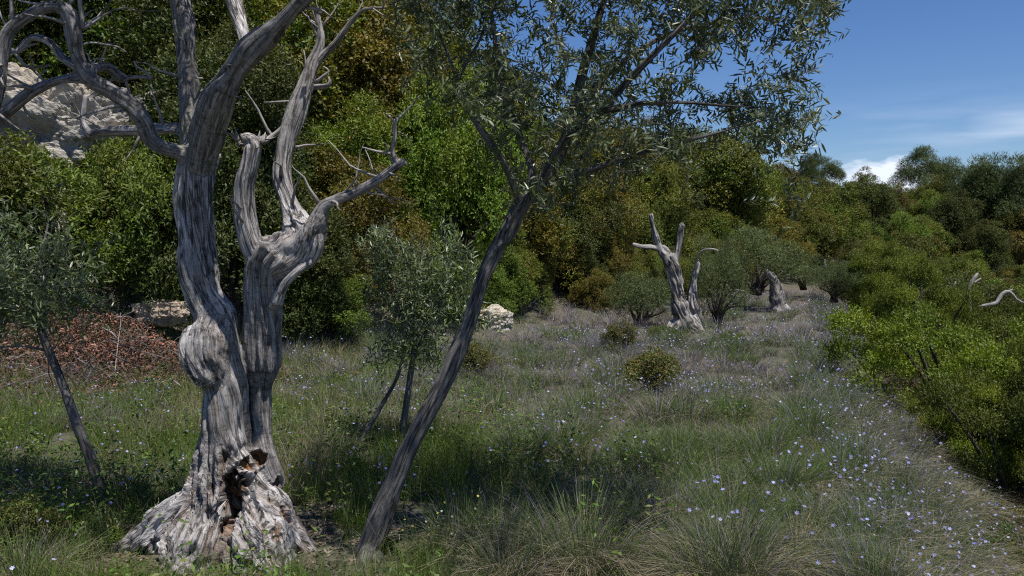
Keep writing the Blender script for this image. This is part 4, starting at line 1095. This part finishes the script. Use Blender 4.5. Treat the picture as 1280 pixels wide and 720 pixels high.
def pick(rng, pal, n, k=.84): return k * pal[rng.integers(0, len(pal), n)] * rng.uniform(.75, 1.25, (n, 1))


grass = Soup()
def grass_layer(n, y0, y1, hmin, hmax, w, pw=1.0, keep=None):
    x, y = scatter(n, y0, y1, pw); e = edge_sd(x, y); sd = hill_sd(x, y)
    m = (sd < 2.4) & (e < 1.6)
    bare = fbm(p3(x, y, 1.7), 3, 81); m &= bare > .34
    m &= ~((np.hypot(x - big_base[0], (y - big_base[1]) * 1.1) < .50 + .2 * bare))
    m &= ~(np.hypot(x - lb[0] + .02, (y - lb[1] + .1) * .8) < .26)
    m &= ~((e > .5) & (bare < .52)); m &= ~((e > .15) & (y < 6.8) & (bare < .66))
    m &= rng.random(n) < .42 + .58 * zone(x, y)
    x, y, e = x[m], y[m], e[m]; n = len(x); zn = zone(x, y)
    cl = fbm(p3(x, y, 2.6), 3, 83); tall = .55 + .9 * cl
    h = rng.uniform(hmin, hmax, n) * tall * (.55 + .75 * zn); th = rng.uniform(0, 6.28, n)
    col = np.where((rng.random(n) < zn)[:, None], pick(rng, G_GREEN, n), pick(rng, G_RUSH, n))
    dry = fbm(p3(x, y, 1.3), 3, 87); pd = np.clip(.10 + 1.8 * (dry - .5) + .22 * (1 - zn), .02, .8); col = np.where((rng.random(n) < pd)[:, None], pick(rng, G_DRY, n), col)
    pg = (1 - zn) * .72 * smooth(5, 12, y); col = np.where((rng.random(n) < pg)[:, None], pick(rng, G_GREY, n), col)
    ld = np.stack([np.cos(th), np.sin(th)], -1)
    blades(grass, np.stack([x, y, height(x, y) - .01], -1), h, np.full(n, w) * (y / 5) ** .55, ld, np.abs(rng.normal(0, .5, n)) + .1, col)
grass_layer(185000, 2.4, 7, .08, .24, .0032, .9)
grass_layer(145000, 6, 13, .08, .24, .0034, .9)
grass_layer(120000, 11, 30, .08, .24, .0040, .9)


def tuft_block(soup, fl, cx, cy, n, R, hh, rng, green, nfl, w=.0026, grey=0.0, gr=.5):
    """One rush tuft: stems fan out from a crown of dry straw."""
    th = rng.uniform(0, 6.28, n); rr = R * np.sqrt(rng.random(n)) * .5
    x = cx + np.cos(th) * rr; y = cy + np.sin(th) * rr
    z = height(x, y)
    h = hh * rng.uniform(.65, 1.15, n); lean = (rr / R * 1.1 + np.abs(rng.normal(0, .28, n)))
    col = np.where((rng.random(n) < green)[:, None], pick(rng, A([(.078, .148, .024), (.098, .162, .032), (.066, .125, .020)]), n), pick(rng, G_RUSH, n))
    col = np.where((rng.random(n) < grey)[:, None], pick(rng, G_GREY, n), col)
    tip = blades(soup, np.stack([x, y, z], -1), h, np.full(n, w), np.stack([np.cos(th), np.sin(th)], -1), lean, col, .45)
    k = int(n * (.55 - .3 * gr)); th = rng.uniform(0, 6.28, k)
    blades(soup, np.stack([cx + np.cos(th) * R * .45 * rng.random(k), cy + np.sin(th) * R * .45 * rng.random(k), np.full(k, z.mean())], -1), hh * rng.uniform(.6, 1.3, k), np.full(k, w * 1.1), np.stack([np.cos(th), np.sin(th)], -1), rng.uniform(.9, 1.5, k), pick(rng, G_DRY, k), .62)
    if nfl: fl.append(tip[rng.permutation(n)[:nfl]])


flw = []
nt = 0
for (N, y0, y1, nb, w) in ((430, 3.6, 7.5, 250, .0032), (680, 7, 13, 120, .0046), (1000, 12.5, 28, 50, .0075)):
    x, y = scatter(N, y0, y1, .9, (-.62, .70)); e = edge_sd(x, y); sd = hill_sd(x, y); zn = zone(x, y)
    for a, b, ee, s, zz in zip(x, y, e, sd, zn):
        if s > .6 or ee > .7 or rng.random() < zz * .75 or math.hypot(a - big_base[0], b - big_base[1]) < .75 or math.hypot(a - lb[0], b - lb[1] + .15) < .5: continue
        R = rng.uniform(.12, .34) * (1.15 if rng.random() < .3 else 1); gr = float(smooth(.45, .56, fbm(A([[a * .9, b * .9, 0.]]), 2, 91)[0])) * .8 + .2 * rng.random() ** 2
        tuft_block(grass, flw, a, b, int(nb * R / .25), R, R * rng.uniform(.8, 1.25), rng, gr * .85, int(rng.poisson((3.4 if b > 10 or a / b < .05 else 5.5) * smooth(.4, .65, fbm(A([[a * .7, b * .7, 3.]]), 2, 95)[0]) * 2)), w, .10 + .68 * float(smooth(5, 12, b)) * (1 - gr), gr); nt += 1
for _ in range(210):
    b = 3.7 * (24 / 3.7) ** rng.random(); a = float(np.interp(b, EDGE[:, 1], EDGE[:, 0])) + rng.uniform(-.6, .9 if b > 6.8 else .12)
    tuft_block(grass, flw, a, b, int(230 * (4 / max(b, 4)) ** .6), rng.uniform(.16, .34), rng.uniform(.2, .38), rng, .2 + .6 * rng.random(), int(rng.poisson(3)), .0034 * (max(b, 5) / 5) ** .6, rng.uniform(.1, .6), .6)
# pale grass combed over the terrace edge
k = 11000; yy = 3.6 * (26 / 3.6) ** rng.random(k); ex = np.interp(yy, EDGE[:, 1], EDGE[:, 0]) + rng.uniform(-.6, .8, k) * np.where(yy > 6.5, 1, np.where(rng.random(k) < .25, 1, .35))
th = rng.normal(-.2, .7, k)
blades(grass, np.stack([ex, yy, height(ex, yy) - .01], -1), rng.uniform(.12, .34, k), .003 * (yy / 5) ** .7, np.stack([np.cos(th), np.sin(th)], -1), np.abs(rng.normal(.2, .4, k)), pick(rng, np.vstack([G_DRY * .7, G_GREY, G_GREY, G_RUSH, G_RUSH, G_GREEN]), k), .5)
go = link('grass', grass.mesh('grass'), M_GRASS); tag(go, 'mixed green and straw grass with grey rush tufts over the terrace', 'grass', kind='stuff')
FP = np.vstack(flw); fs = Soup(); n = len(FP)
BLUE = A([(.34, .37, .72), (.42, .45, .78), (.27, .27, .60), (.55, .56, .82), (.33, .30, .55)])
flowers(fs, FP + A([0, 0, .006]), .0108 * rng.uniform(.55, 1.35, n) * (np.maximum(FP[:, 1], 5) / 5) ** .2, pick(rng, BLUE, n), rng)
x, y = scatter(300, 4.2, 10, 1, (-.64, -.1)); ok = (hill_sd(x, y) < 0) & (np.hypot(x - big_base[0], y - big_base[1]) > .8); x, y = x[ok], y[ok]; m = len(x)
flowers(fs, np.stack([x, y, height(x, y) + rng.uniform(.12, .24, m)], -1), .0115, pick(rng, BLUE, m), rng)
tag(link('wildflowers', fs.mesh('wildflowers'), M_PETAL), 'scattered small blue star flowers over the meadow', 'flowers', kind='stuff')

# the largest tufts are things of their own
for px, py, R, hh, nfl, gr, lab in ((925, 672, .36, .32, 44, .95, 'large dense rush tuft dotted with blue flowers at the lower right foreground'), (1105, 706, .38, .30, 16, .7, 'broad dark rush tuft at the bottom right by the terrace edge'), (1005, 612, .32, .26, 24, .95, 'green flowering rush tuft just behind the large foreground tuft'),
                                    (910, 522, .36, .24, 3, 1.0, 'dark green rush tuft in mid field below the snag'), (690, 575, .26, .26, 8, .95, 'green tuft with few blue flowers at the edge of the leaning tree shade'), (930, 457, .32, .22, 0, 1.0, 'short green tuft right of the snag roots'),
                                    (805, 590, .28, .24, 6, .6, 'green and straw rush tuft between tree shade and the foreground tuft')):
    g = ground_at(px, py); sp = Soup(); fl = []
    tuft_block(sp, fl, g[0], g[1], 760, R, hh, rng, gr, nfl, .0034, .03, .75)
    r = thing('rush_tuft', lab, 'tuft', g); me = sp.mesh('stems'); me.transform(Matrix.Translation(-Vector(g))); link('stems', me, M_GRASS, r)
    if fl:
        for q in np.vstack(fl):
            s2 = Soup(); flowers(s2, q[None] - g, .0145, pick(rng, BLUE, 1), rng); link('flower_head', s2.mesh('flower_head'), M_PETAL, r)

# leafy weeds between the grass, and tall dry stalks with seed heads
rng = np.random.default_rng(123); lf = Soup()
x, y = scatter(5200, 3.3, 11, 1, (-.75, .3)); m = (zone(x, y) > rng.random(len(x)) * .9) & (fbm(p3(x, y, 1.4), 3, 131) > .47) & (hill_sd(x, y) < .6) & (np.hypot(x - big_base[0], y - big_base[1]) > .62) & (np.hypot(x - lb[0], y - lb[1] + .2) > .42); x, y = x[m], y[m]; n = len(x)
hh = np.where(rng.random(n) < .25, rng.uniform(.2, .5, n), rng.uniform(.05, .26, n)) * (.5 + fbm(p3(x, y, 2), 2, 133)); z = height(x, y); tone = pick(rng, A([(.07, .13, .02), (.09, .15, .025), (.055, .10, .02), (.12, .14, .03)]), n, 1)
for k in range(13):
    t = rng.random(n); px_ = x + rng.normal(0, .035, n); py_ = y + rng.normal(0, .035, n)
    leaves(lf, np.stack([px_, py_, z + hh * t + .01], -1), rand_dir(rng, n) * A([1, 1, .45]) + A([0, 0, .25]), nrm(A([0, 0, 1]) + .5 * rng.normal(size=(n, 3))), rng.uniform(.02, .05, n), rng.uniform(.010, .022, n), tone * rng.uniform(.75, 1.25, (n, 1)))
tag(link('weeds', lf.mesh('weeds'), M_LEAF), 'leafy green weeds growing through the grass at the left', 'weeds', kind='stuff')
st = Soup(); x, y = scatter(1500, 3.6, 14, 1, (-.7, .6)); m = (edge_sd(x, y) < .4) & (hill_sd(x, y) < .5); x, y = x[m], y[m]; n = len(x); th = rng.uniform(0, 6.28, n)
tip = blades(st, np.stack([x, y, height(x, y)], -1), rng.uniform(.22, .46, n), np.full(n, .0022), np.stack([np.cos(th), np.sin(th)], -1), rng.uniform(.1, .7, n), pick(rng, G_DRY, n, .9), .4)
for k in range(5): leaves(st, tip - A([0, 0, .008]) * k, nrm(rng.normal(size=(n, 3)) * .5 + A([0, 0, 1])), rand_dir(rng, n), .016, .004, pick(rng, G_DRY, n, .8))
tag(link('dry_stalks', st.mesh('dry_stalks'), M_GRASS), 'thin dry straw stalks with seed heads standing in the meadow', 'dry grass', kind='stuff')

# low green cushions in the meadow
PROTO['cushion'] = [crown_mesh('crown', 600, (.5, .5, .22), 40, 40, 6, .028, .016, [A((.10, .13, .02)), A((.08, .115, .02)), A((.12, .125, .03))], None, 0, (.09, .16), .8, .14, -.1, .5, .06), crown_mesh('crown', 601, (.42, .42, .4), 36, 34, 6, .036, .02, [A((.075, .09, .022)), A((.10, .10, .03))], (.14, .10, .04), .3, (.1, .18), .9, .28, -.3, .5, .08)]
for var, px, py, w, tone, lab in ((0, 832, 428, 48, (1, 1, 1), 'low yellow green cushion shrub at the foot of the snag'), (0, 912, 432, 40, (1, 1, 1), 'low yellow green cushion right of the snag roots'), (1, 815, 490, 74, (1.1, 1.25, .9), 'ochre leaved dwarf shrub in the middle of the meadow'), (1, 775, 440, 50, (.9, 1, .9), 'olive brown dwarf shrub left of the snag in the meadow'),
                                  (0, 115, 690, 75, (.75, 1.0, .8), 'leafy green weed cushion left of the dead olive base'), (1, 30, 690, 90, (.8, 1.0, .7), 'leafy green weed clump in the lower left corner'), (0, 440, 655, 46, (.75, 1.0, .8), 'small leafy weed between the dead olive and the leaning trunk'), (1, 475, 692, 34, (.7, 1, .8), 'little leafy weed hugging the leaning trunk base'), (1, 590, 470, 60, (.9, 1.05, .8), 'greenish dwarf shrub behind the leaning trunk in the meadow')):
    g = ground_at(px, py); shrub('cushion', var, (g[0], g[1], g[2] - .02), w * g[1] / FPX / 1.0, px * 1.3, 'dwarf_shrub', lab, 'low shrub', None, tone)

rng = np.random.default_rng(55)
for k in range(26):
    b = 4.1 * (19 / 4.1) ** rng.random(); a = float(np.interp(b, EDGE[:, 1], EDGE[:, 0])) + rng.uniform(-.05, 1.0); near_ = 'near' if b < 6.5 else 'middle' if b < 11 else 'far'; vk = int(rng.integers(0, 2)); tn = ((.8, .9, .9), (.62, .62, .85), (1, 1.05, .8))[k % 3]
    shrub('cushion', vk, (a, b, H(a, b) - .03), rng.uniform(.35, .75), rng.uniform(0, 6.28), 'dwarf_shrub', f"{('low green', 'leafy')[vk]} dwarf shrub along the {near_} stretch of the terrace edge", 'low shrub', f"{('low green', 'leafy')[vk]} dwarf shrubs on the {near_} terrace edge", tn)

# litter and bark chips round the dead olive base
n = 2600; a = rng.uniform(0, 6.28, n); r = .35 + .55 * rng.random(n); x = big_base[0] + np.cos(a) * r * 1.15; y = big_base[1] + np.sin(a) * r
lf = Soup(); leaves(lf, np.stack([x, y, height(x, y) + .008], -1), rand_dir(rng, n) * A([1, 1, .3]), nrm(A([0, 0, 1]) + .35 * rng.normal(size=(n, 3))), rng.uniform(.015, .05, n), rng.uniform(.008, .022, n), pick(rng, A([(.2, .14, .1), (.13, .09, .065), (.3, .25, .2), (.08, .055, .04)]), n))
tag(link('bark_litter', lf.mesh('bark_litter'), M_LITTER), 'brown bark chips and dead leaves around the dead olive base', 'litter', kind='stuff')
n = 2200; y = rng.uniform(3.4, 7.5, n); x = np.interp(y, EDGE[:, 1], EDGE[:, 0]) + rng.uniform(.0, 1.9, n)
lf = Soup(); leaves(lf, np.stack([x, y, height(x, y) + .01], -1), rand_dir(rng, n) * A([1, 1, .35]), nrm(A([0, 0, 1]) + .4 * rng.normal(size=(n, 3))), rng.uniform(.015, .05, n), rng.uniform(.008, .022, n), pick(rng, A([(.2, .13, .09), (.14, .09, .065), (.28, .22, .17), (.09, .06, .045)]), n))
tag(link('leaf_litter', lf.mesh('leaf_litter'), M_LITTER), 'brown leaf litter on the bare bank at the lower right', 'litter', kind='stuff')
# daisies by the leaning trunk
dg = ground_at(560, 690); dz = thing('daisy_clump', 'wispy clump of small yellow daisies right of the leaning trunk base', 'flower', dg)
n = 26; x = dg[0] + rng.normal(size=n) * .12; y = dg[1] + rng.normal(size=n) * .12; th = rng.uniform(0, 6.28, n); sp = Soup()
tip = blades(sp, np.stack([x, y, height(x, y)], -1) - dg, rng.uniform(.12, .28, n), np.full(n, .003), np.stack([np.cos(th), np.sin(th)], -1), rng.uniform(.1, .5, n), pick(rng, G_RUSH, n))
link('stems', sp.mesh('stems'), M_GRASS, dz); 
for k in range(n): sp = Soup(); flowers(sp, tip[k:k + 1], .008, pick(rng, A([(.75, .65, .15), (.8, .78, .6)]), 1), rng, 8); link('flower_head', sp.mesh('flower_head'), M_PETAL, dz)
